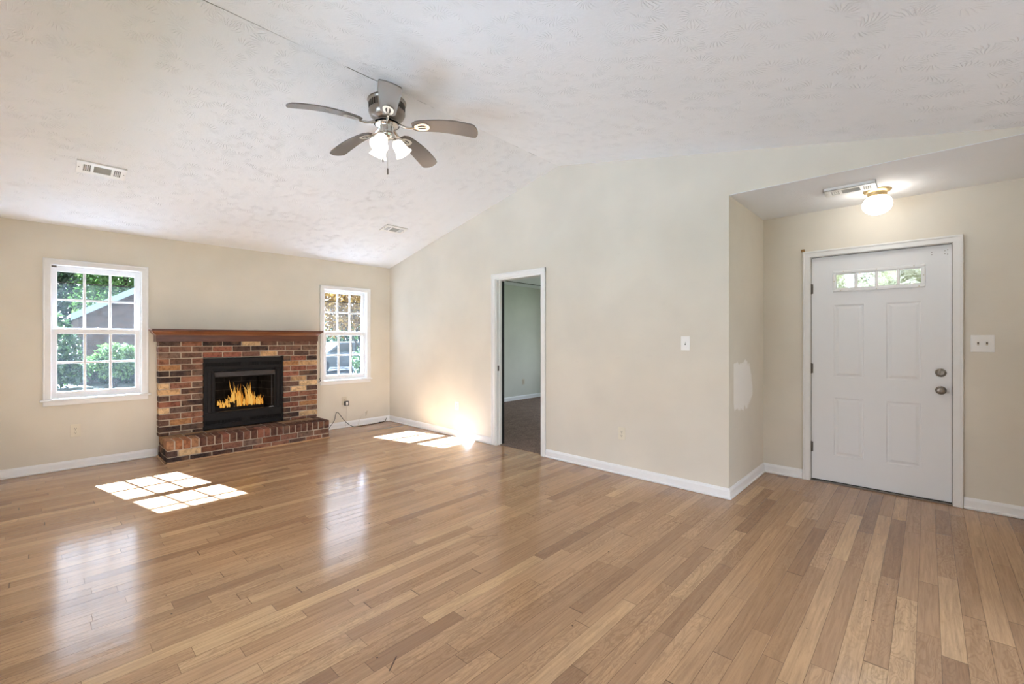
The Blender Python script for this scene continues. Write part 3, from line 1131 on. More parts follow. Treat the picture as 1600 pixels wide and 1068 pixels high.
# faint filled screw holes and scuffs at the top corner
for y, z in ((-0.025, 1.975), (-0.025, 1.957), (-0.100, 1.978), (-0.100, 1.955), (-0.115, 1.985), (-0.115, 1.950)):
    bm = bmesh.new()
    lathe(bm, [(0.003, 0), (0.003, 0.001)], 8, (XD - 0.0002, y, z), Matrix.Rotation(-PI / 2, 4, 'Y'))
    obj('screw_hole', bm, M_steel_dark, slab)
bm = bmesh.new()
RX = Matrix.Rotation(-PI / 2, 4, 'Y')
lathe(bm, [(0.033, 0), (0.033, 0.006), (0.027, 0.014), (0.020, 0.018), (0.019, 0.022), (0.006, 0.023)], 32, (XD, -0.077, 1.022), RX)
bx(bm, XD - 0.026, XD - 0.022, -0.080, -0.074, 1.012, 1.032, 0.001)
obj('deadbolt', bm, M_nickel, slab)
bm = bmesh.new()
lathe(bm, [(0.033, 0), (0.033, 0.005), (0.024, 0.012), (0.012, 0.018), (0.011, 0.030), (0.020, 0.036), (0.027, 0.046), (0.0275, 0.056), (0.022, 0.066), (0.010, 0.070), (0.009, 0.068)], 32, (XD, -0.077, 0.884), RX)
obj('door_knob', bm, M_nickel, slab)
# frame: stops, casing, threshold, hinges
bm = bmesh.new()
bx(bm, XF, XF + 0.14, DR[0] - 0.004, Y0 - 0.004, 0, 2.035)
bx(bm, XF, XF + 0.14, Y1 + 0.004, DR[1] + 0.004, 0, 2.035)
bx(bm, XF, XF + 0.14, DR[0], DR[1], Z1 + 0.005, DR[3] + 0.004)
obj('jamb', bm, M_worn, dd, smooth=False)
bm = bmesh.new()
cw = 0.055
for p, q in ((Y0 - 0.006 - cw, Y0 - 0.006), (Y1 + 0.006, Y1 + 0.006 + cw)):
    bx(bm, XF - 0.014, XF + 0.002, p, q, 0, 2.030 + cw - 0.002, 0.003)
bx(bm, XF - 0.0145, XF + 0.002, Y0 - 0.006 - cw, Y1 + 0.006 + cw, 2.032, 2.030 + cw, 0.003)
for p, q in ((Y0 - 0.006 - cw, Y0 + 0.010 - cw), (Y1 - 0.010 + cw, Y1 + 0.006 + cw)):
    bx(bm, XF - 0.021, XF - 0.004, p, q, 0, 2.030 + cw, 0.003)
bx(bm, XF - 0.0215, XF - 0.004, Y0 - 0.006 - cw, Y1 + 0.006 + cw, 2.030 + cw - 0.016, 2.030 + cw, 0.003)
obj('casing', bm, M_worn, dd, smooth=False)
bm = bmesh.new()
bx(bm, XF + 0.002, XF + 0.14, Y0 - 0.005, Y1 + 0.005, 0.0, 0.011, 0.002)
obj('threshold', bm, M_nickel, dd, smooth=False)
bm = bmesh.new()
bx(bm, XF + 0.020, XF + 0.034, Y0 - 0.002, Y1 + 0.002, 0.010, 0.0165)
bx(bm, XF + 0.047, XF + 0.06, Y0 - 0.0045, Y0 - 0.0005, 0.01, Z1)
bx(bm, XF + 0.047, XF + 0.06, Y1 + 0.0005, Y1 + 0.0045, 0.01, Z1)
bx(bm, XF + 0.047, XF + 0.06, Y0, Y1, Z1 + 0.001, Z1 + 0.005)
obj('weather_strip', bm, M_rubber, dd, smooth=False)
for z in (1.745, 1.02, 0.305):
    bm = bmesh.new()
    lathe(bm, [(0.004, -0.048), (0.0065, -0.044), (0.0065, 0.044), (0.004, 0.048)], 12, (XD - 0.008, Y1 + 0.003, z))
    bx(bm, XD - 0.006, XD - 0.002, Y1 - 0.012, Y1 + 0.003, z - 0.044, z + 0.044)
    obj('hinge', bm, M_steel_dark, dd)
bm = bmesh.new()
bx(bm, XF + 0.018, XF + 0.036, Y0 - 0.006, Y0 - 0.003, 0.85, 0.92)
obj('strike_plate', bm, M_steel_dark, dd, smooth=False)
bm = bmesh.new()
bx(bm, XF - 0.016, XF, 0.822, 0.851, 2.087, 2.111, 0.002)
tag(obj('wood_shim', bm, M_tape, smooth=False), 'small brown wood scrap on the front door casing corner', 'wood scrap')

# ------------------------------------------------------------------ fireplace
rng = random.Random(5)
TONES = [(lin(92, 70, 62), 3), (lin(112, 84, 72), 5), (lin(126, 92, 78), 5), (lin(142, 98, 80), 4), (lin(104, 84, 74), 3),
         (lin(124, 100, 86), 3), (lin(76, 60, 56), 2), (lin(150, 104, 82), 2)]
POOL = [c for c, n in TONES for _ in range(n)]
CREAM, ORANGE, DARK, RED, TAN = lin(222, 190, 146), lin(186, 136, 92), lin(72, 58, 54), lin(148, 94, 76), lin(206, 168, 124)


class Bricks:
    def __init__(self):
        self.bm = bmesh.new()
        self.lay = self.bm.loops.layers.float_color.new('tone')

    def add(self, x0, x1, y0, y1, z0, z1, col=None, bev=0.004):
        j = lambda s: rng.uniform(-s, s)
        col = col or rng.choice(POOL)
        k = rng.uniform(0.88, 1.1)
        before = set(self.bm.faces)
        bx(self.bm, x0 + j(.002), x1 + j(.002), y0 + j(.003), y1, z0 + j(.0015), z1 + j(.0015), bev)
        for f in self.bm.faces:
            if f not in before:
                for l in f.loops:
                    l[self.lay] = (col[0] * k, col[1] * k, col[2] * k, 1)


FP = thing('fireplace', (1.755, 6.0, 0), 'tumbled brick fireplace with wooden mantel and raised brick hearth', 'fireplace')
SX0, SX1, OX0, OX1 = 0.900, 2.612, 1.307, 2.178
SY = 6.088
HT = 0.228
ROW = 0.0672
ZT = 1.268
B = Bricks()
special = {(0, 4): CREAM, (0, 2): DARK, (0, 3): DARK, (1, 5): DARK, (2, 5): TAN, (2, 2): RED, (2, 3): RED, (1, 3): RED, (4, 0): ORANGE, (5, 0): DARK, (5, 1): DARK, (6, 0): DARK, (7, 0): CREAM, (8, 0): TAN,
           (10, 0): RED, (11, 0): CREAM, (13, 1): ORANGE, (14, 0): DARK, (15, 0): DARK}
special_r = {(3, 0): DARK, (3, 1): RED, (3, 2): DARK, (4, 0): ORANGE, (4, 1): TAN, (5, 1): RED, (6, 0): RED, (6, 1): DARK, (7, 1): TAN, (8, 1): CREAM, (9, 1): CREAM, (10, 0): RED, (11, 0): DARK, (12, 0): RED, (12, 1): ORANGE,
             (14, 1): CREAM, (13, 0): DARK}
L = 0.2015
for r in range(16):
    z1 = ZT - r * ROW
    z0 = max(z1 - ROW + 0.010, HT + 0.002)
    if z1 - z0 < 0.012:
        continue
    spans = [(SX0, SX1)] if r < 3 else [(SX0, OX0), (OX1, SX1)]
    for si, (a, b) in enumerate(spans):
        if si == 0:
            st = a if r % 2 == 0 else a - L / 2
        else:
            st = a - 0.105 if r % 2 == 1 else a
            if r % 2 == 0:
                st = a - 0.0
        k = 0
        x = st
        while x < b - 0.02:
            p, q = max(x, a), min(x + L - 0.010, b)
            if b - (q + 0.01) < 0.045:
                q = b
            if q - p > 0.02:
                col = (special if si == 0 else special_r).get((r, k))
                B.add(p, q, SY, YF - 0.004, z0, z1, col)
                k += 1
            if q == b:
                break
            x += L
bmb = B.bm
nb = len(bmb.faces)
bx(bmb, SX0 + 0.006, OX0 - 0.006, SY + 0.006, YF - 0.002, HT, ZT, mi=1)
bx(bmb, OX1 + 0.006, SX1 - 0.006, SY + 0.006, YF - 0.002, HT, ZT, mi=1)
bx(bmb, OX0 - 0.006, OX1 + 0.006, SY + 0.006, YF - 0.002, ZT - 3 * ROW + 0.008, ZT, mi=1)
obj('brick_surround', bmb, [M_brick, M_mortar], FP, smooth=False)

# hearth: two stretcher courses and a rowlock top course
B = Bricks()
HX0, HX1, HY = 0.912, 2.612, 5.724
z0 = 0.0
hearth_rows = [(0.004, 0.052, 0.0), (0.061, 0.122, 0.5)]
for (z0, z1, ph), sp in zip(hearth_rows, ({0: DARK, 1: DARK, 2: lin(74, 54, 50)}, {0: lin(96, 76, 70), 1: CREAM, 2: lin(118, 76, 58), 5: lin(120, 72, 54)})):
    x = HX0 - (L * ph if ph else 0)
    k = 0
    while x < HX1 - 0.02:
        p, q = max(x, HX0), min(x + L - 0.010, HX1)
        if HX1 - (q + 0.01) < 0.04:
            q = HX1
        B.add(p, q, HY, HY + 0.10, z0, z1, sp.get(k))
        k += 1
        if q == HX1:
            break
        x += L
    y = HY + 0.108
    while y < YF - 0.03:
        q = min(y + L - 0.01, YF - 0.024)
        B.add(HX0, HX0 + 0.1, y, q, z0, z1, rng.choice((DARK, lin(92, 70, 64), lin(84, 58, 52))))
        B.add(HX1 - 0.1, HX1, y, q, z0, z1)
        y += L
x = HX0
k = 0
N = 24
pit = (HX1 - HX0 + 0.009) / N
front_tone = {0: lin(168, 124, 92), 1: lin(172, 116, 80), 2: lin(158, 106, 76), 3: lin(174, 130, 96), 7: RED, 12: RED, 13: RED}
for k in range(N):
    x = HX0 + k * pit
    c = front_tone.get(k) or rng.choice((lin(104, 70, 58), lin(92, 62, 54), lin(120, 80, 64), lin(82, 60, 54), lin(112, 84, 72)))
    B.add(x, x + pit - 0.009, HY, HY + 0.19, 0.131, HT, c, 0.006)
x = HX0
back = [lin(150, 118, 92), lin(128, 100, 84), lin(112, 84, 72), lin(96, 74, 66), lin(168, 132, 98)]
while x < HX1 - 0.03:
    q = min(x + L - 0.009, HX1)
    B.add(x, q, HY + 0.199, HY + 0.29, 0.16, HT - 0.002, rng.choice(back))
    B.add(x, q, HY + 0.299, SY + 0.05, 0.16, HT - 0.003, rng.choice(back))
    x += L
for xa, xb in ((HX0, HX0 + 0.09), (HX1 - 0.09, HX1)):
    B.add(xa, xb, SY + 0.02, YF - 0.024, 0.131, HT - 0.004, lin(100, 76, 68))
    B.add(xa, xb, HY + 0.2, SY + 0.02, 0.131, HT - 0.05, lin(100, 76, 68))
bx(B.bm, HX0 + 0.007, HX1 - 0.007, HY + 0.007, YF - 0.024, 0.001, HT - 0.007, mi=1)
obj('hearth', B.bm, [M_brick, M_mortar], FP, smooth=False)

# mantel
bm = bmesh.new()
bx(bm, 0.826, 2.640, 5.950, YF - 0.001, 1.376, 1.396, 0.004)
ms = obj('mantel', bm, M_mantel, FP, smooth=False)
bm = bmesh.new()
prof = [(6.050, 1.330), (6.040, 1.330), (6.036, 1.338), (6.016, 1.346), (5.996, 1.358), (5.986, 1.368), (5.970, 1.372), (5.966, 1.376), (6.050, 1.376)]
ends = []
rows_ = []
for y, z in prof:
    off = 6.046 - y
    rows_.append([bm.verts.new((0.873 - max(off, 0) * 0.45, y, z)), bm.verts.new((2.606 + max(off, 0) * 0.35, y, z))])
for a, b in zip(rows_, rows_[1:] + rows_[:1]):
    bm.faces.new((a[0], a[1], b[1], b[0]))
bm.faces.new([r_[0] for r_ in rows_])
bm.faces.new([r_[1] for r_ in rows_])
for xa, sg in ((0.873, -1), (2.606, 1)):
    pr = [(xa, 1.330), (xa + sg * 0.006, 1.336), (xa + sg * 0.022, 1.352), (xa + sg * 0.032, 1.370), (xa + sg * 0.034, 1.376), (xa, 1.376)]
    prism(bm, pr, 1, 6.040, YF - 0.002)
obj('crown_moulding', bm, M_mantel2, ms, smooth=False)
bm = bmesh.new()
bx(bm, 0.873, 2.606, 6.040, YF - 0.002, 1.258, 1.332, 0.002)
obj('frieze_board', bm, M_mantel, ms, smooth=False)
bm = bmesh.new()
lathe(bm, [(0.006, 0), (0.006, 0.012), (0.003, 0.014)], 10, (0.835, 6.165, 1.396))
tag(obj('mantel_screw', bm, M_white_pl, ms), 'pale screw head on the left end')
# metal firebox
FI = thing('fireplace_insert', (1.742, 6.1, 0.235), 'black metal gas fireplace insert with a burning fire', 'fireplace insert')
IX0, IX1, IZ0, IZ1 = 1.312, 2.173, 0.232, 1.062
FY = 6.094                                # front face
bm = bmesh.new()
bx(bm, IX0, 1.405, FY + 0.012, FY + 0.05, 0.42, 0.925, 0.003)
bx(bm, 2.085, IX1, FY + 0.012, FY + 0.05, 0.42, 0.925, 0.003)
bx(bm, IX0, IX0 + 0.016, FY, FY + 0.06, IZ0, IZ1, 0.002)
bx(bm, IX1 - 0.016, IX1, FY, FY + 0.06, IZ0, IZ1, 0.002)
bx(bm, IX0, IX1, FY + 0.03, FY + 0.06, 0.83, 0.93)
obj('frame', bm, M_black, FI, smooth=False)


def louvre(name, za, zb, s0, s1):
    bm = bmesh.new()
    bx(bm, IX0 + 0.014, IX1 - 0.014, FY + 0.004, FY + 0.05, za, s0, 0.003)
    bx(bm, IX0 + 0.014, IX1 - 0.014, FY + 0.004, FY + 0.05, s1, zb, 0.003)
    n = 66
    w = (IX1 - IX0 - 0.05)
    for k in range(n + 1):
        x = IX0 + 0.025 + w * k / n
        if abs(k - n / 2) < 3:
            continue
        bx(bm, x - 0.0035, x + 0.0035, FY + 0.006, FY + 0.016, s0 - 0.001, s1 + 0.001)
    bx(bm, (IX0 + IX1) / 2 - 0.045, (IX0 + IX1) / 2 + 0.045, FY + 0.003, FY + 0.02, s0 - 0.002, s1 + 0.002, 0.002)
    p = obj(name, bm, M_black, FI, smooth=False)
    bm = bmesh.new()
    bx(bm, IX0 + 0.02, IX1 - 0.02, FY + 0.04, FY + 0.045, s0, s1)
    obj('slot_backing', bm, M_black2, p, smooth=False)
    return p


louvre('top_louvre', 0.926, IZ1 - 0.002, 0.966, 1.006)
louvre('bottom_louvre', IZ0 + 0.002, 0.415, 0.288, 0.330)
bm = bmesh.new()
prism(bm, [(FY + 0.03, 0.905), (FY - 0.012, 0.898), (FY - 0.030, 0.846), (FY - 0.024, 0.842), (FY + 0.03, 0.852)], 0, 1.415, 2.070)
obj('hood', bm, M_hood, FI, smooth=False)
bm = bmesh.new()
bx(bm, IX0 + 0.016, IX1 - 0.016, FY - 0.004, FY + 0.05, 0.405, 0.428, 0.003)
obj('bottom_rail', bm, M_black, FI, smooth=False)
for s, (a, b) in enumerate(((1.350, 1.425), (2.062, 2.125))):
    bm = bmesh.new()
    bx(bm, a, a + (b - a) * 0.46, FY + 0.002, FY + 0.012, 0.43, 0.905, 0.003)
    bx(bm, a + (b - a) * 0.54, b, FY + 0.000, FY + 0.010, 0.43, 0.905, 0.003)
    obj('folded_door', bm, M_black, FI, smooth=False)
# firebox lining set into the wall, open to the front
bm = bmesh.new()
FB = 6.60
x0, x1, z0, z1 = 1.345, 2.140, 0.36, 0.98
v = [bm.verts.new(p) for p in ((x0, FY + 0.045, z0), (x1, FY + 0.045, z0), (x1, FY + 0.045, z1), (x0, FY + 0.045, z1), (x0 + .12, FB, z0), (x1 - .12, FB, z0), (x1 - .12, FB, z1), (x0 + .12, FB, z1))]
for f in ((0, 1, 5, 4), (1, 2, 6, 5), (2, 3, 7, 6), (3, 0, 4, 7), (4, 5, 6, 7)):
    bm.faces.new([v[i] for i in f])
obj('firebox', bm, M_fire_wall, FI, smooth=False)
bm = bmesh.new()
bx(bm, 2.045, 2.056, FY + 0.030, FY + 0.036, 0.45, 0.84)
obj('door_edge', bm, M_hood, FI, smooth=False)
bm = bmesh.new()
for k in range(9):
    x = 1.48 + 0.066 * k
    lathe(bm, [(0.010, 0), (0.03, 0.006), (0.034, 0.02), (0.02, 0.036), (0.006, 0.04)], 9, (x + rng.uniform(-.02, .02), 6.28 + rng.uniform(-.05, .09), 0.362))
eb = tag(obj('embers', bm, M_log, FI), None, None, None, 'stuff')
for k, (p, q, r) in enumerate((((1.46, 6.30, 0.43), (2.02, 6.36, 0.43), 0.042), ((1.52, 6.42, 0.45), (1.98, 6.40, 0.46), 0.045), ((1.62, 6.28, 0.47), (1.86, 6.44, 0.52), 0.034))):
    bm = bmesh.new()
    P = [Vector(p).lerp(Vector(q), i / 8) + Vector((0, 0, 0.006 * math.sin(i * 1.7 + k))) for i in range(9)]
    tube(bm, P, [r * (1 + 0.12 * math.sin(i * 2.3 + k)) for i in range(9)], 12)
    obj('log', bm, M_log, FI)
bm = bmesh.new()
bx(bm, 1.44, 2.04, 6.24, 6.46, 0.362, 0.385, 0.004)
obj('burner_tray', bm, M_black, FI, smooth=False)
bm = bmesh.new()
bx(bm, 2.02, 2.075, FY + 0.018, FY + 0.030, 0.4275, 0.4345, 0.001)
obj('maker_plate', bm, M_white_pl, FI, smooth=False)
# flames
bm = bmesh.new()
hl = bm.loops.layers.float_color.new('heat')
frng = random.Random(11)


def env(x):
    e = 0.06
    for c, s, h in ((1.60, 0.035, 0.12), (1.66, 0.03, 0.17), (1.70, 0.045, 0.30), (1.745, 0.03, 0.24), (1.79, 0.03, 0.10), (1.855, 0.045, 0.29), (1.90, 0.04, 0.18), (1.97, 0.04, 0.11), (1.55, 0.03, 0.07)):
        e = max(e, h * math.exp(-((x - c) / s) ** 2))
    return e


for k in range(92):
    x = 1.505 + 0.50 * (k + 0.5) / 92 + frng.uniform(-.010, .010)
    y = 6.31 + frng.uniform(-0.05, 0.07)
    h = env(x) * frng.uniform(0.40, 1.04) + 0.03
    w = frng.uniform(0.007, 0.014) * (0.7 + 1.3 * h)
    lean = frng.uniform(-0.22, 0.12)
    ph, am = frng.uniform(0, 6), frng.uniform(0.006, 0.016)
    rings = []
    NS = 9
    for i in range(NS):
        u = i / (NS - 1)
        r = w * (0.35 + 1.0 * math.sin(PI * min(1, u * 0.85 + 0.15)) ** 1.0) * (1 - u) ** 0.75 + 0.0004
        cx = x + lean * h * u * u + am * math.sin(ph + u * 7) * u
        cyy = y + am * math.cos(ph + u * 5) * u
        rings.append([(bm.verts.new((cx + r * math.cos(2 * PI * j / 7), cyy + 0.6 * r * math.sin(2 * PI * j / 7), 0.452 + h * u)), u) for j in range(7)])
    for a, b in zip(rings, rings[1:]):
        for j in range(7):
            vv = (a[j], a[(j + 1) % 7], b[(j + 1) % 7], b[j])
            f = bm.faces.new([q[0] for q in vv])
            for l, q in zip(f.loops, vv):
                t_ = q[1] * (0.55 + 0.45 * min(1, h / 0.2))
                l[hl] = (t_, t_, t_, 1)
tag(obj('flames', bm, M_flame, FI, smooth=True, ang=180), None, None, None, 'stuff')

# ------------------------------------------------------------------ ceiling fan
FX, FYc = 1.745, RY
FAN = thing('ceiling_fan', (FX, FYc, 2.80), 'five-blade grey ceiling fan with three lit glass shades', 'ceiling fan')
bm = bmesh.new()
lathe(bm, [(0.066, 3.135), (0.070, 3.09), (0.066, 3.06), (0.05, 3.045)], 36, (FX, FYc, 0))
obj('canopy', bm, M_nickel, FAN)
bm = bmesh.new()
lathe(bm, [(0.050, 3.05), (0.110, 3.035), (0.134, 3.020), (0.138, 3.010), (0.134, 3.000), (0.128, 2.995), (0.126, 2.945), (0.130, 2.940), (0.130, 2.930), (0.118, 2.905), (0.100, 2.888), (0.072, 2.872), (0.060, 2.865)], 48, (FX, FYc, 0))
hs = obj('motor_housing', bm, M_nickel, FAN)
bm = bmesh.new()
for k in range(40):
    a = 2 * PI * k / 40
    bx(bm, 0.1255, 0.1285, -0.0035, 0.0035, 2.948, 2.992, M=Matrix.Translation((FX, FYc, 0)) @ Matrix.Rotation(a, 4, 'Z'))
obj('cooling_slots', bm, M_black2, hs, smooth=False)
bm = bmesh.new()
lathe(bm, [(0.060, 2.868), (0.085, 2.862), (0.088, 2.850), (0.080, 2.842), (0.050, 2.838), (0.046, 2.832), (0.046, 2.790), (0.052, 2.784), (0.056, 2.772), (0.050, 2.758), (0.030, 2.748), (0.012, 2.744)], 40, (FX, FYc, 0))
obj('switch_housing', bm, M_chrome, FAN)
bm = bmesh.new()
lathe(bm, [(0.074, 2.8455), (0.0885, 2.8455), (0.0885, 2.8565), (0.074, 2.8565)], 40, (FX, FYc, 0), cap=False)
for k in range(10):
    a = 2 * PI * k / 10
    bx(bm, 0.078, 0.092, -0.010, 0.010, 2.846, 2.858, 0.002, M=Matrix.Translation((FX, FYc, 0)) @ Matrix.Rotation(a, 4, 'Z'))
obj('rotor_ring', bm, M_black2, FAN, smooth=False)

PHB = math.radians(-11.5) + PI


def blade_pt(r, w):
    """height of the blade surface: arched, drooping slightly towards the tip, pitched about its axis"""
    u = (r - 0.20) / 0.46
    z = 2.838 + 0.008 * math.sin(PI * min(max(u, 0), 1)) - 0.045 * u * u
    return z - w * math.tan(math.radians(12))


for k in range(5):
    a = PHB + k * 2 * PI / 5
    Mx = Matrix.Translation((FX, FYc, 0)) @ Matrix.Rotation(a, 4, 'Z')
    bm = bmesh.new()
    NR = 16
    top, bot = [], []
    for i in range(NR + 1):
        u = i / NR
        r = 0.185 + u * 0.468
        wid = 0.050 + 0.020 * min(1, u * 1.5)
        if u < 0.10:
            wid *= math.sqrt(max(0.02, 1 - ((0.10 - u) / 0.10) ** 2)) * 0.5 + 0.5
        rowt, rowb = [], []
        for j in range(7):
            s = -1 + 2 * j / 6
            rr = r + (0.024 * (1 - s * s) - 0.012) * max(0, (u - 0.7) / 0.3)
            w = s * wid
            if u > 0.96:
                w *= 0.93
            z = blade_pt(rr, w)
            rowt.append(bm.verts.new((rr, w, z + 0.004)))
            rowb.append(bm.verts.new((rr, w, z - 0.004)))
        top.append(rowt)
        bot.append(rowb)
    for g_, rev in ((top, False), (bot, True)):
        for i in range(NR):
            for j in range(6):
                bm.faces.new((g_[i][j], g_[i + 1][j], g_[i + 1][j + 1], g_[i][j + 1]))
    for i in range(NR):
        for j in (0, 6):
            bm.faces.new((top[i][j], top[i + 1][j], bot[i + 1][j], bot[i][j]))
    for i in (0, NR):
        for j in range(6):
            bm.faces.new((top[i][j], top[i][j + 1], bot[i][j + 1], bot[i][j]))
    bmesh.ops.transform(bm, matrix=Mx, verts=bm.verts[:])
    bl = obj('blade', bm, M_blade, FAN, ang=50)
    # bracket: arm from the rotor ending in a pierced paddle under the blade
    bm = bmesh.new()
    arm = [(0.082, 0, 2.852), (0.110, 0, 2.838), (0.140, 0, 2.828), (0.172, 0, 2.826), (0.200, 0, blade_pt(0.2, 0) - 0.010)]
    tube(bm, smooth_pts(arm, 4), [0.012 - 0.004 * min(1, i / 12) for i in range(len(smooth_pts(arm, 4)))], 10)
    ro, ri = [], []
    for j in range(28):
        th = 2 * PI * j / 28
        rx, ry = 0.252 + 0.060 * math.cos(th), 0.036 * math.sin(th) * (1 + 0.22 * math.cos(th))
        ro.append((rx, ry))
        ri.append((0.256 + 0.036 * math.cos(th), 0.018 * math.sin(th)))
    lay = []
    for pts_, dz in ((ro, -0.005), (ro, -0.010), (ri, -0.010), (ri, -0.005)):
        lay.append([bm.verts.new((p[0], p[1], blade_pt(p[0], p[1]) + dz)) for p in pts_])
    for q0, q1 in zip(lay, lay[1:] + lay[:1]):
        for j in range(28):
            bm.faces.new((q0[j], q0[(j + 1) % 28], q1[(j + 1) % 28], q1[j]))
    bar0 = [bm.verts.new((x_, y_, blade_pt(x_, y_) + dz)) for dz in (-0.010, -0.005) for x_, y_ in ((0.216, -0.006), (0.294, -0.006), (0.294, 0.006), (0.216, 0.006))]
    for f in ((0, 1, 2, 3), (4, 5, 6, 7), (0, 1, 5, 4), (1, 2, 6, 5), (2, 3, 7, 6), (3, 0, 4, 7)):
        bm.faces.new([bar0[i] for i in f])
    bmesh.ops.transform(bm, matrix=Mx, verts=bm.verts[:])
    obj('blade_bracket', bm, M_chrome, bl)

for k, deg in enumerate((-28, 92, 212)):
    a = math.radians(deg)
    tilt = math.radians(34)
    Mx = Matrix.Translation((FX + 0.040 * math.cos(a), FYc + 0.040 * math.sin(a), 2.772)) @ Matrix.Rotation(a, 4, 'Z') @ Matrix.Rotation(-tilt, 4, 'Y')
    bm = bmesh.new()
    lathe(bm, [(0.010, 0.0), (0.012, -0.02), (0.022, -0.028), (0.027, -0.034), (0.027, -0.048), (0.020, -0.050)], 24, M=Mx)
    arm = obj('lamp_arm', bm, M_chrome, FAN)
    bm = bmesh.new()
    outer = [(0.024, -0.040), (0.030, -0.046), (0.040, -0.060), (0.045, -0.078), (0.047, -0.098), (0.051, -0.118), (0.060, -0.136), (0.066, -0.146)]
    inner = [(r - 0.0035, z + 0.001) for r, z in reversed(outer)]
    lathe(bm, outer + inner, 32, M=Mx, cap=False)
    sh = obj('lamp_shade', bm, M_shade, arm, ang=80)
    bm = bmesh.new()
    lathe(bm, [(0.004, -0.050), (0.013, -0.055), (0.014, -0.064), (0.022, -0.085), (0.024, -0.100), (0.018, -0.116), (0.006, -0.123)], 18, M=Mx)
    obj('bulb', bm, M_bulb, arm)
for (dx, dy, zb, zf) in ((-0.012, -0.030, 2.520, 2.475), (-0.040, -0.012, 2.602, 2.560)):
    bm = bmesh.new()
    tube(bm, [(FX + dx, FYc + dy, 2.755), (FX + dx, FYc + dy, zb)], 0.0011, 6)
    ch = obj('pull_chain', bm, M_chain, FAN)
    bm = bmesh.new()
    lathe(bm, [(0.0015, zb + 0.004), (0.004, zb - 0.004), (0.0045, zf + 0.008), (0.002, zf)], 12, (FX + dx, FYc + dy, 0))
    obj('chain_fob', bm, M_fob, ch)

# ------------------------------------------------------------------ entrance ceiling lamp
LX, LY = 4.455, 0.285
lamp = thing('ceiling_light', (LX, LY, FZ), 'round opal globe ceiling light near the front door', 'ceiling light')
bm = bmesh.new()
lathe(bm, [(0.086, FZ), (0.088, FZ - 0.008), (0.080, FZ - 0.016), (0.062, FZ - 0.022), (0.060, FZ - 0.050), (0.054, FZ - 0.056)], 36, (LX, LY, 0))
obj('lamp_base', bm, M_brass, lamp)
bm = bmesh.new()
prof = [(0.050, FZ - 0.045)]
for i in range(13):
    th = math.radians(52) - math.radians(142) * i / 12
    prof.append((max(0.001, 0.094 * math.cos(th)), FZ - 0.112 + 0.078 * math.sin(th)))
lathe(bm, prof, 36, (LX, LY, 0))
obj('lamp_globe', bm, M_globe, lamp, ang=80)

# ------------------------------------------------------------------ ceiling vents


def vent(label, M, L_, W_, th, center, group='white ceiling vents'):
    """register built lying in XY, face towards -z, then placed by M"""
    t = thing('ceiling_vent', M.translation, label, 'vent', group)
    bm = bmesh.new()
    f0, f1 = 0.055, 0.24
    us = [0, f0 + 0.05, f0 + 0.05 + 0.062, 0.34 * L_ / 0.3 / (L_ / 0.3) * L_, 0.70 * L_, 0.77 * L_, 0.92 * L_, L_]
    a0, a1 = 0.13 * L_, 0.285 * L_
    b0, b1 = 0.34 * L_, 0.69 * L_
    c0, c1 = 0.745 * L_, 0.895 * L_
    y0, y1 = 0.22 * W_, 0.78 * W_
    holes = [(a0, a1, y0, y1), (b0, b1, y0, y1), (c0, c1, y0, y1)]
    xs = sorted({0, L_, a0, a1, b0, b1, c0, c1})
    ys = [0, y0, y1, W_]
    for p, q in zip(xs, xs[1:]):
        for r, s in zip(ys, ys[1:]):
            if any(h[0] < (p + q) / 2 < h[1] and h[2] < (r + s) / 2 < h[3] for h in holes):
                continue
            bx(bm, p, q, r, s, -th, -th + 0.003)
    bx(bm, 0, 0.004, 0, W_, -th, 0)
    bx(bm, L_ - 0.004, L_, 0, W_, -th, 0)
    bx(bm, 0, L_, 0, 0.004, -th, 0)
    bx(bm, 0, L_, W_ - 0.004, W_, -th, 0)
    bmesh.ops.remove_doubles(bm, verts=bm.verts[:], dist=1e-5)
    bmesh.ops.transform(bm, matrix=M, verts=bm.verts[:])
    fr = obj('frame', bm, M_vent, t, smooth=False)
    for (p, q) in ((a0, a1), (c0, c1)):
        bm = bmesh.new()
        for i in range(5):
            x = p + (q - p) * i / 4
            Mr = Matrix.Translation((x, 0, -th + 0.004)) @ Matrix.Rotation(math.radians(35), 4, 'Y')
            bx(bm, -0.0015, 0.0015, y0, y1, -0.004, 0.006, M=Mr)
        bmesh.ops.transform(bm, matrix=M, verts=bm.verts[:])
        obj('louvre', bm, M_vent, t, smooth=False)
    bm = bmesh.new()
    n = 11
    for i in range(n + 1):
        y = y0 + (y1 - y0) * i / n
        Mr = Matrix.Translation((0, y, -th + 0.004)) @ Matrix.Rotation(math.radians(40), 4, 'X')
        bx(bm, b0, b1, -0.001, 0.001, -0.004, 0.004, M=Mr)
    bmesh.ops.transform(bm, matrix=M, verts=bm.verts[:])
    obj('grille', bm, center, t, smooth=False)
    bm = bmesh.new()
    bx(bm, 0.006, L_ - 0.006, 0.006, W_ - 0.006, -0.004, -0.001)
    bmesh.ops.transform(bm, matrix=M, verts=bm.verts[:])
    obj('duct_backing', bm, M_vent_dark, t, smooth=False)
    for x in (0.045 * L_, 0.955 * L_):
        bm = bmesh.new()
        lathe(bm, [(0.004, 0), (0.003, -0.002)], 10, (x, W_ * 0.5, -th))
        bmesh.ops.transform(bm, matrix=M, verts=bm.verts[:])
        obj('vent_screw', bm, M_steel_dark, t)
    return t


M_grille = plain('grey_vent_grille', lin(190, 188, 182), 0.5)
slope_rot = Matrix.Rotation(-math.atan(SL_N), 4, 'X')


def on_slope(x, y):
    return Matrix.Translation((x, y, EZ + SL_N * (YF - y))) @ slope_rot


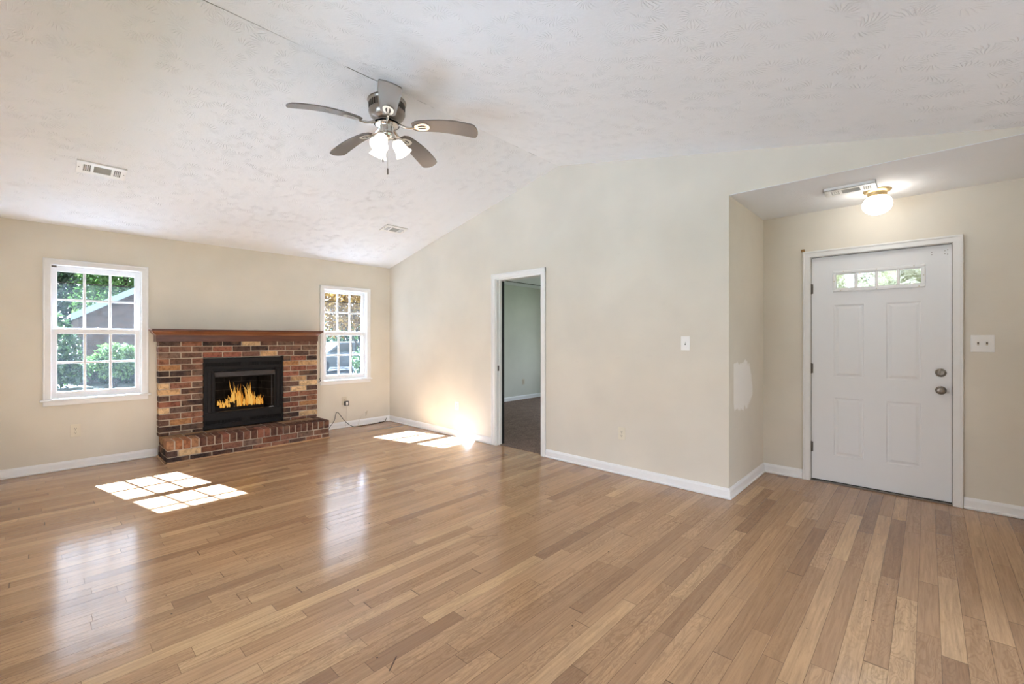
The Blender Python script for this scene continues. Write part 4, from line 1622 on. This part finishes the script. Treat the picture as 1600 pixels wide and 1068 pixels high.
vent('white ceiling vent above the left window', on_slope(0.213, 4.860), 0.300, 0.190, 0.012, M_grille)
vent('small white ceiling vent nearest the far room corner', on_slope(2.935, 4.850), 0.305, 0.175, 0.012, M_grille)
Mf = Matrix.Translation((4.150, 0.590, FZ)) @ Matrix.Rotation(-PI / 2, 4, 'Z')
vent('white ceiling vent beside the round entrance light', Mf @ Matrix.Translation((0, 0, 0)), 0.318, 0.180, 0.022, M_grille)

# ------------------------------------------------------------------ outlets and switches


def plate(name, label, cat, origin, axis, mat, kind, group=None, w=0.072, h=0.116):
    """wall plate; axis 'y' hangs on the fireplace-type wall (faces -Y), 'x' faces -X"""
    R = Matrix() if axis == 'y' else Matrix.Rotation(-PI / 2, 4, 'Z')
    M = Matrix.Translation(origin) @ R
    t = thing(name, origin, label, cat, group)
    bm = bmesh.new()
    bx(bm, -w / 2, w / 2, -0.006, 0, -h / 2, h / 2, 0.0025)
    bmesh.ops.transform(bm, matrix=M, verts=bm.verts[:])
    obj('cover_plate', bm, mat, t, smooth=False)
    if kind == 'outlet':
        for dz in (0.0195, -0.0195):
            bm = bmesh.new()
            lathe(bm, [(0.0165, 0), (0.0165, 0.0015), (0.015, 0.002)], 24, (0, -0.006, dz), Matrix.Rotation(PI / 2, 4, 'X'))
            bmesh.ops.transform(bm, matrix=M, verts=bm.verts[:])
            s = obj('socket', bm, mat, t)
            bm = bmesh.new()
            bx(bm, -0.0075, -0.005, -0.0086, -0.0076, dz - 0.002, dz + 0.008)
            bx(bm, 0.005, 0.0075, -0.0086, -0.0076, dz - 0.001, dz + 0.007)
            bx(bm, -0.0025, 0.0025, -0.0086, -0.0076, dz - 0.011, dz - 0.006)
            bmesh.ops.transform(bm, matrix=M, verts=bm.verts[:])
            obj('slots', bm, M_hole, s, smooth=False)
        bm = bmesh.new()
        lathe(bm, [(0.003, 0), (0.002, 0.001)], 8, (0, -0.006, 0), Matrix.Rotation(PI / 2, 4, 'X'))
        bmesh.ops.transform(bm, matrix=M, verts=bm.verts[:])
        obj('plate_screw', bm, M_steel_dark, t)
    if kind == 'switch':
        n = max(1, round(w / 0.072))
        for i in range(n):
            x0 = (i - (n - 1) / 2) * 0.046
            bm = bmesh.new()
            bx(bm, x0 - 0.0055, x0 + 0.0055, -0.0066, -0.0058, -0.012, 0.012)
            bmesh.ops.transform(bm, matrix=M, verts=bm.verts[:])
            sl = obj('switch_slot', bm, M_hole if n == 1 else M_tan, t, smooth=False)
            bm = bmesh.new()
            bx(bm, -0.004, 0.004, -0.012, 0.0, -0.005, 0.005, 0.001, M=Matrix.Translation((x0, -0.006, 0.002)) @ Matrix.Rotation(math.radians(-25), 4, 'X'))
            bmesh.ops.transform(bm, matrix=M, verts=bm.verts[:])
            obj('toggle', bm, M_steel_dark if n > 1 else mat, sl, smooth=False)
    return t


plate('wall_outlet', 'ivory wall outlet under the left window', 'outlet', (0.262, YF, 0.378), 'y', M_ivory, 'outlet', 'wall outlets', 0.074, 0.124)
plate('wall_outlet', 'pale wall outlet behind the black power adapter', 'outlet', (3.052, YF, 0.392), 'y', M_tan, 'outlet', 'wall outlets', 0.074, 0.118)
plate('wall_outlet', 'pale wall outlet between the far corner and the doorway', 'outlet', (XR, 4.547, 0.405), 'x', M_white_pl, 'outlet', 'wall outlets', 0.078, 0.116)
plate('wall_outlet', 'ivory wall outlet between doorway and entrance', 'outlet', (XR, 2.122, 0.390), 'x', M_ivory, 'outlet', 'wall outlets', 0.074, 0.118)
plate('wall_outlet', 'grey wall outlet inside the bedroom', 'outlet', (7.129, BY, 0.375), 'y', M_tan, 'outlet', 'wall outlets', 0.074, 0.118)
plate('light_switch', 'white single light switch between doorway and entrance', 'light switch', (XR, 1.516, 1.250), 'x', M_white_pl, 'switch', None, 0.076, 0.122)
plate('light_switch', 'white double light switch beside the front door', 'light switch', (XF, -0.300, 1.253), 'x', M_white_pl, 'switch', None, 0.124, 0.128)

# power adapter, cables
ad = thing('power_adapter', (3.075, YF - 0.03, 0.368), 'black plug-in power adapter under the right window', 'power adapter')
bm = bmesh.new()
bx(bm, 3.046, 3.104, YF - 0.046, YF - 0.008, 0.322, 0.386, 0.004)
obj('adapter_body', bm, M_rubber, ad, smooth=False)
bm = bmesh.new()
bx(bm, 3.058, 3.092, YF - 0.0475, YF - 0.0455, 0.332, 0.376, 0.002)
tag(obj('adapter_label', bm, M_white_pl, ad, smooth=False), 'white sticker')
bm = bmesh.new()
tube(bm, smooth_pts([(3.075, YF - 0.030, 0.322), (3.078, YF - 0.022, 0.25), (3.07, YF - 0.028, 0.10), (3.062, YF - 0.035, 0.02)], 6), 0.0016, 6)
tag(obj('adapter_wire', bm, M_wire, ad), 'thin pale wire')
bm = bmesh.new()
cab = [(2.660, 6.02, 0.006), (2.745, 6.07, 0.008), (2.790, 6.10, 0.055), (2.870, 6.13, 0.130), (2.905, 6.15, 0.222), (2.922, 6.155, 0.245), (2.950, 6.15, 0.225), (3.020, 6.135, 0.120), (3.090, 6.12, 0.050), (3.160, 6.105, 0.012), (3.26, 6.100, 0.006), (3.40, 6.115, 0.006), (3.560, 6.15, 0.006), (3.655, 6.155, 0.008), (3.700, 6.16, 0.020), (3.722, 6.165, 0.058)]
tube(bm, smooth_pts(cab, 6), 0.0042, 8)
cb = thing('coaxial_cable', (3.2, 6.11, 0), 'black cable looping from the hearth along the baseboard', 'cable')
obj('cable_body', bm, M_rubber, cb)
bm = bmesh.new()
tube(bm, [(3.585, 6.150, 0.007), (3.612, 6.152, 0.007)], 0.009, 10)
obj('connector', bm, M_rubber, cb)
bm = bmesh.new()
tube(bm, smooth_pts([(3.215, 6.135, 0.004), (3.235, 6.14, 0.02), (3.265, 6.15, 0.08), (3.315, 6.165, 0.150), (3.365, 6.168, 0.178), (3.395, 6.17, 0.165)], 6), 0.0022, 6)
wr = thing('phone_wire', (3.2, 6.1, 0), 'thin pale wire curling up beside the black cable', 'wire')
obj('wire_body', bm, M_wire, wr)
bm = bmesh.new()
tube(bm, [(3.385, YF - 0.012, 0.13), (3.412, YF - 0.012, 0.205)], 0.0042, 8)
tube(bm, [(3.388, 6.172, 0.165), (3.405, YF - 0.012, 0.178)], 0.004, 8)
bx(bm, 3.390, 3.412, YF - 0.014, YF, 0.155, 0.19, 0.002)
obj('wire_plug', bm, M_tan, wr)
bm = bmesh.new()
tube(bm, smooth_pts([(2.690, YF - 0.03, 0.748), (2.681, YF - 0.04, 0.728), (2.690, YF - 0.045, 0.712), (2.683, YF - 0.035, 0.700)], 5), 0.004, 7)
tag(obj('wall_hook', bm, M_rubber), 'small dark hook at the lower left of the right window', 'hook')

# ------------------------------------------------------------------ outside
GZ = -0.30
bm = bmesh.new()
bx(bm, -40, 60, YF + 0.26, 70, GZ - 0.2, GZ)
bx(bm, XF + 0.9, 60, -40, YF + 0.26, GZ - 0.2, GZ)
bx(bm, -40, XF + 0.9, -40, YS - 0.9, GZ - 0.2, GZ)
bx(bm, -40, XW - 0.5, YS - 0.9, YF + 0.26, GZ - 0.2, GZ)
tag(obj('ground', bm, M_grass, smooth=False), 'dry sunlit lawn outside the windows', 'lawn', None, 'structure')


def leaves(bm, rng_, center, rad, n, size, flat=0.8):
    """a cloud of folded leaf blades filling an ellipsoid"""
    cx, cyy, cz = center
    rx, ry, rz = rad
    for _ in range(n):
        while True:
            p = Vector((rng_.uniform(-1, 1), rng_.uniform(-1, 1), rng_.uniform(-1, 1)))
            if 0.25 < p.length < 1:
                break
        q = Vector((cx + p.x * rx, cyy + p.y * ry, cz + p.z * rz))
        s = size * rng_.uniform(0.6, 1.3)
        E_ = Euler((rng_.uniform(-1, 1) * 1.2, rng_.uniform(-1, 1) * 1.2, rng_.uniform(0, 6.28))).to_matrix()
        pts = [(0, 0, 0), (0.45, 0.30, 0.06), (1, 0, -0.12), (0.45, -0.30, 0.06)]
        v_ = [bm.verts.new(q + E_ @ (Vector(t_) * s)) for t_ in pts]
        bm.faces.new((v_[0], v_[1], v_[2]))
        bm.faces.new((v_[0], v_[2], v_[3]))


def tree(name, label, cat, x, y, h, crown, n, size, mat, group, seed, trunk=0.16, clear=0.25, lean=0.0):
    """crown: list of (dx,dy,z,rx,ry,rz) clumps"""
    r_ = random.Random(seed)
    t = thing(name, (x, y, GZ), label, cat, group)
    bm = bmesh.new()
    top = Vector((x + lean, y, GZ + h * 0.85))
    P = [Vector((x, y, GZ - 0.1)).lerp(top, i / 5) + Vector((r_.uniform(-1, 1), r_.uniform(-1, 1), 0)) * trunk * 0.5 * (i > 0) for i in range(6)]
    tube(bm, P, [trunk * (1 - 0.14 * i) for i in range(6)], 9)
    for dx, dy, z, rx, ry, rz in crown:
        q = Vector((x + dx, y + dy, GZ + z))
        s = P[2 + r_.randrange(3)]
        tube(bm, [s, s.lerp(q, 0.5) + Vector((0, 0, 0.1 * h * 0.3)), q], [trunk * 0.45, trunk * 0.3, trunk * 0.12], 6)
    obj('trunk', bm, M_bark, t)
    bm = bmesh.new()
    tot = sum(c[3] * c[4] * c[5] for c in crown)
    for dx, dy, z, rx, ry, rz in crown:
        leaves(bm, r_, (x + dx, y + dy, GZ + z), (rx, ry, rz), max(20, int(n * rx * ry * rz / tot)), size)
    obj('crown', bm, mat, t, smooth=False)
    return t


# beyond the left window
tree('tree', 'tall dark tree at the left edge of the left window', 'tree', 0.10, 28.9, 7.0, [(0, 0, 4.6, 1.2, 1.0, 2.0), (-1.2, 0.3, 3.8, 1.2, 1.0, 1.8), (0.6, 0.2, 5.9, 1.0, 0.9, 1.4)], 4600, 0.26, M_leaf_d, 'trees behind the neighbouring house', 21, 0.28)
tree('tree', 'leafy green tree behind the neighbouring house roof', 'tree', 2.75, 32.2, 8.2, [(-0.5, 0, 4.0, 1.4, 1.0, 1.4), (0.8, 0.3, 5.4, 1.6, 1.0, 1.5), (-0.9, -0.3, 5.6, 1.2, 0.9, 1.2), (1.2, -0.3, 3.9, 1.1, 0.9, 1.0)], 4200, 0.25, M_leaf_b, 'trees behind the neighbouring house', 22, 0.24, 0.25, 0.7)
tree('tree', 'forked dark-trunked tree at the right edge of the left window', 'tree', 4.6, 35.6, 9.0, [(-0.9, 0, 5.0, 1.5, 1.0, 1.3), (0.9, 0.2, 6.0, 1.7, 1.0, 1.6), (-0.4, 0.3, 6.9, 1.6, 1.0, 1.2)], 3600, 0.28, M_leaf_m, 'trees behind the neighbouring house', 23, 0.27, 0.3, -0.9)
tree('evergreen_tree', 'broad dark evergreen filling the far background of the left window', 'tree', 1.7, 41.0, 9.0, [(0, 0, 4.4, 3.8, 1.6, 3.8), (-3.4, 0, 4.2, 2.8, 1.5, 3.4), (3.6, 0, 4.4, 3.2, 1.6, 3.6), (-7.0, 0.2, 3.6, 3.0, 1.5, 3.0)], 9500, 0.45, M_leaf_d, 'trees behind the neighbouring house', 24, 0.3)
# neighbouring house: a brick gable facing the window
H = thing('neighbour_house', (3.6, 21.6, GZ), 'neighbouring brick house with a pale blue sloping roof edge', 'house')
HY0 = 21.6
ridge = (4.3, GZ + 4.55)
e0, e1 = (0.78, GZ + 2.35), (7.55, GZ + 2.50)
bm = bmesh.new()
prism(bm, [(0.98, GZ), (7.3, GZ), (7.3, GZ + 2.55), (4.3, GZ + 4.42), (0.98, GZ + 2.45)], 1, HY0, HY0 + 4.6)
obj('gable_wall', bm, M_house, H, smooth=False)
bm = bmesh.new()
for a, b in ((e0, ridge), (ridge, e1)):
    prism(bm, [a, b, (b[0], b[1] + 0.10), (a[0], a[1] + 0.10)], 1, HY0 - 0.30, HY0 + 4.8)
obj('roof', bm, M_roof, H, smooth=False)
bm = bmesh.new()
for a, b in ((e0, ridge), (ridge, e1)):
    prism(bm, [(a[0], a[1] - 0.13), (b[0], b[1] - 0.13), (b[0], b[1] + 0.10), (a[0], a[1] + 0.10)], 1, HY0 - 0.345, HY0 - 0.30)
obj('fascia_board', bm, M_fascia, H, smooth=False)


def shrub(name, label, x, y, clumps, n, size, mat, group, seed, stems=5):
    r_ = random.Random(seed)
    t = thing(name, (x, y, GZ), label, 'shrub', group)
    bm = bmesh.new()
    for k in range(stems):
        c = clumps[k % len(clumps)]
        tube(bm, smooth_pts([(x + r_.uniform(-.12, .12), y + r_.uniform(-.1, .1), GZ - 0.05), (x + c[0] * 0.4 + r_.uniform(-.1, .1), y + c[1] * 0.5, GZ + c[2] * 0.5), (x + c[0], y + c[1], GZ + c[2])], 3), 0.022, 6)
    obj('stems', bm, M_bark, t)
    bm = bmesh.new()
    tot = sum(c[3] * c[4] * c[5] for c in clumps)
    for c in clumps:
        leaves(bm, r_, (x + c[0], y + c[1], GZ + c[2]), (c[3], c[4], c[5]), max(20, int(n * c[3] * c[4] * c[5] / tot)), size)
    obj('foliage', bm, mat, t, smooth=False)


shrub('shrub', 'bright green shrub growing in front of the neighbouring house', 1.72, 18.8, [(0, 0, 1.05, 0.52, 0.40, 0.42), (-0.45, 0.1, 0.85, 0.34, 0.3, 0.28), (0.42, 0, 1.0, 0.40, 0.34, 0.38), (0.0, 0, 0.62, 0.5, 0.35, 0.30)], 2600, 0.12, M_leaf_b, 'shrubs outside the left window', 31)
shrub('shrub', 'large dark green bush left of the neighbouring house', 0.32, 20.6, [(0, 0, 1.3, 0.72, 0.5, 1.0), (-0.6, 0.2, 1.2, 0.6, 0.5, 1.1), (0.25, -0.1, 0.55, 0.7, 0.5, 0.5), (-0.4, 0, 2.3, 0.6, 0.5, 0.5)], 4200, 0.17, M_leaf_m, 'shrubs outside the left window', 32)
shrub('shrub', 'low dark bush at the foot of the house wall', 1.75, 20.9, [(0, 0, 0.45, 0.50, 0.35, 0.45), (0.55, 0, 0.40, 0.4, 0.3, 0.40), (1.1, 0.1, 0.42, 0.5, 0.3, 0.42)], 1600, 0.13, M_leaf_d, 'shrubs outside the left window', 33)
# beyond the right window
tree('tree', 'autumn tree with golden brown leaves outside the right window', 'tree', 6.3, 11.6, 3.6, [(-1.0, 0, 2.3, 0.9, 0.7, 0.75), (0.0, 0.2, 2.5, 1.2, 0.9, 0.75), (0.5, -0.2, 2.1, 0.8, 0.7, 0.65), (-0.5, 0.2, 2.75, 0.9, 0.7, 0.5)], 9000, 0.085, M_leaf_a, 'trees outside the right window', 41, 0.07)
tree('tree', 'grey green tree behind the golden autumn tree', 'tree', 11.5, 27.0, 7.0, [(0, 0, 3.0, 2.2, 1.2, 2.2), (2.4, 0.3, 3.1, 2.0, 1.2, 2.3), (1.1, 0.4, 5.0, 2.6, 1.3, 1.7), (3.6, 0.6, 4.6, 1.8, 1.2, 2.0), (-1.2, 0.5, 4.2, 1.6, 1.2, 1.8)], 5200, 0.24, M_leaf_m, 'trees outside the right window', 42, 0.2)
tree('evergreen_tree', 'dense evergreen closing the view far behind the parked car', 'tree', 21.0, 42.0, 9.5, [(0, 0, 3.4, 3.4, 1.6, 3.6), (-4.6, 0.2, 3.2, 3.2, 1.5, 3.4), (3.8, 0.2, 3.4, 3.2, 1.5, 3.6), (-1.5, 0.4, 6.4, 3.4, 1.5, 2.6), (-7.5, 0.2, 3.4, 2.8, 1.5, 3.4)], 12000, 0.50, M_leaf_d, 'trees outside the right window', 44, 0.3)
shrub('shrub', 'rounded green bush by the kerb, in front of the parked car', 8.75, 15.6, [(0, 0, 0.75, 0.75, 0.5, 0.75), (0.55, 0.2, 0.6, 0.55, 0.45, 0.6), (0.2, 0.1, 1.5, 0.5, 0.4, 0.45)], 1800, 0.13, M_leaf_m, 'shrubs outside the right window', 43)
bm = bmesh.new()
bx(bm, 4.5, 24, 16.8, 24.4, GZ, GZ + 0.02)
tag(obj('driveway', bm, M_asph, smooth=False), 'grey asphalt driveway under the parked car', 'driveway', None, 'structure')
bm = bmesh.new()
bx(bm, 4.5, 24, 16.62, 16.8, GZ, GZ + 0.10, 0.02)
tag(obj('kerb', bm, M_curb, smooth=False), 'pale concrete kerb along the driveway', 'kerb', None, 'structure')

bm = bmesh.new()  # unseen slab added to bounce sunlight up onto the ceiling
bx(bm, -14, XW - 1.6, -3, 9, GZ, GZ + 0.03)
tag(obj('patio_added', bm, M_bounce, smooth=False), 'added unseen concrete that bounces sun through the rear window', 'patio_added', None, 'structure')

# parked car, side on
CX, CYc = 10.3, 21.2
CAR = thing('car', (CX, CYc, GZ + 0.02), 'silver car parked on the driveway seen through the right window', 'car')
g0 = GZ + 0.02
side = [(-2.15, 0.32), (-2.2, 0.62), (-2.05, 0.84), (-1.0, 0.92), (1.55, 0.94), (2.1, 0.90), (2.2, 0.62), (2.12, 0.30), (1.75, 0.26), (-1.8, 0.26)]
bm = bmesh.new()
prism(bm, [(CX + x, g0 + z) for x, z in side], 1, CYc - 0.86, CYc + 0.86)
bmesh.ops.bevel(bm, geom=bm.edges[:], offset=0.06, segments=2, affect='EDGES', profile=0.6)
obj('body', bm, M_car, CAR)
bm = bmesh.new()
cabn = [(-1.15, 0.90), (-0.45, 1.42), (0.95, 1.45), (1.75, 0.93)]
prism(bm, [(CX + x, g0 + z) for x, z in cabn], 1, CYc - 0.74, CYc + 0.74)
bmesh.ops.bevel(bm, geom=bm.edges[:], offset=0.07, segments=2, affect='EDGES', profile=0.6)
cbn = obj('cabin', bm, M_car, CAR)
for wn_, poly in (('window', [(-0.88, 0.96), (-0.38, 1.34), (0.22, 1.37), (0.22, 0.97)]), ('window', [(0.32, 0.97), (0.32, 1.37), (0.88, 1.37), (1.45, 0.98)])):
    bm = bmesh.new()
    prism(bm, [(CX + x, g0 + z) for x, z in poly], 1, CYc - 0.748, CYc - 0.735)
    obj(wn_, bm, M_carglass, cbn, smooth=False)
for x in (-1.32, 1.30):
    for y in (-0.80, 0.80):
        bm = bmesh.new()
        lathe(bm, [(0.10, -0.10), (0.28, -0.10), (0.32, -0.07), (0.32, 0.07), (0.28, 0.10), (0.10, 0.10)], 24, (CX + x, CYc + y, g0 + 0.32), Matrix.Rotation(PI / 2, 4, 'X'))
        wl = obj('wheel', bm, M_tyre, CAR)
        bm = bmesh.new()
        lathe(bm, [(0.05, 0.104), (0.19, 0.106), (0.20, 0.09)], 20, (CX + x, CYc + y, g0 + 0.32), Matrix.Rotation(PI / 2 if y < 0 else -PI / 2, 4, 'X'))
        obj('hub_cap', bm, M_car, wl)
# beyond the front door
tree('tree', 'light green tree outside the front door window', 'tree', 8.0, 0.45, 4.6, [(0, 0, 2.3, 0.8, 1.0, 0.8), (0.4, -0.9, 2.5, 0.7, 0.9, 0.8), (0.3, 0.9, 2.6, 0.7, 0.9, 0.8), (0.2, 0, 3.4, 0.8, 1.1, 0.7)], 2600, 0.16, M_leaf_y, None, 51, 0.06)
tree('evergreen_tree', 'dark evergreen far outside the front door window', 'tree', 13.5, 1.2, 4.2, [(0, 0, 1.6, 1.5, 2.4, 1.6), (0.4, -2.2, 1.8, 1.3, 1.8, 1.5), (0.3, 2.0, 1.9, 1.3, 1.8, 1.5)], 3500, 0.22, M_leaf_d, None, 52, 0.16)
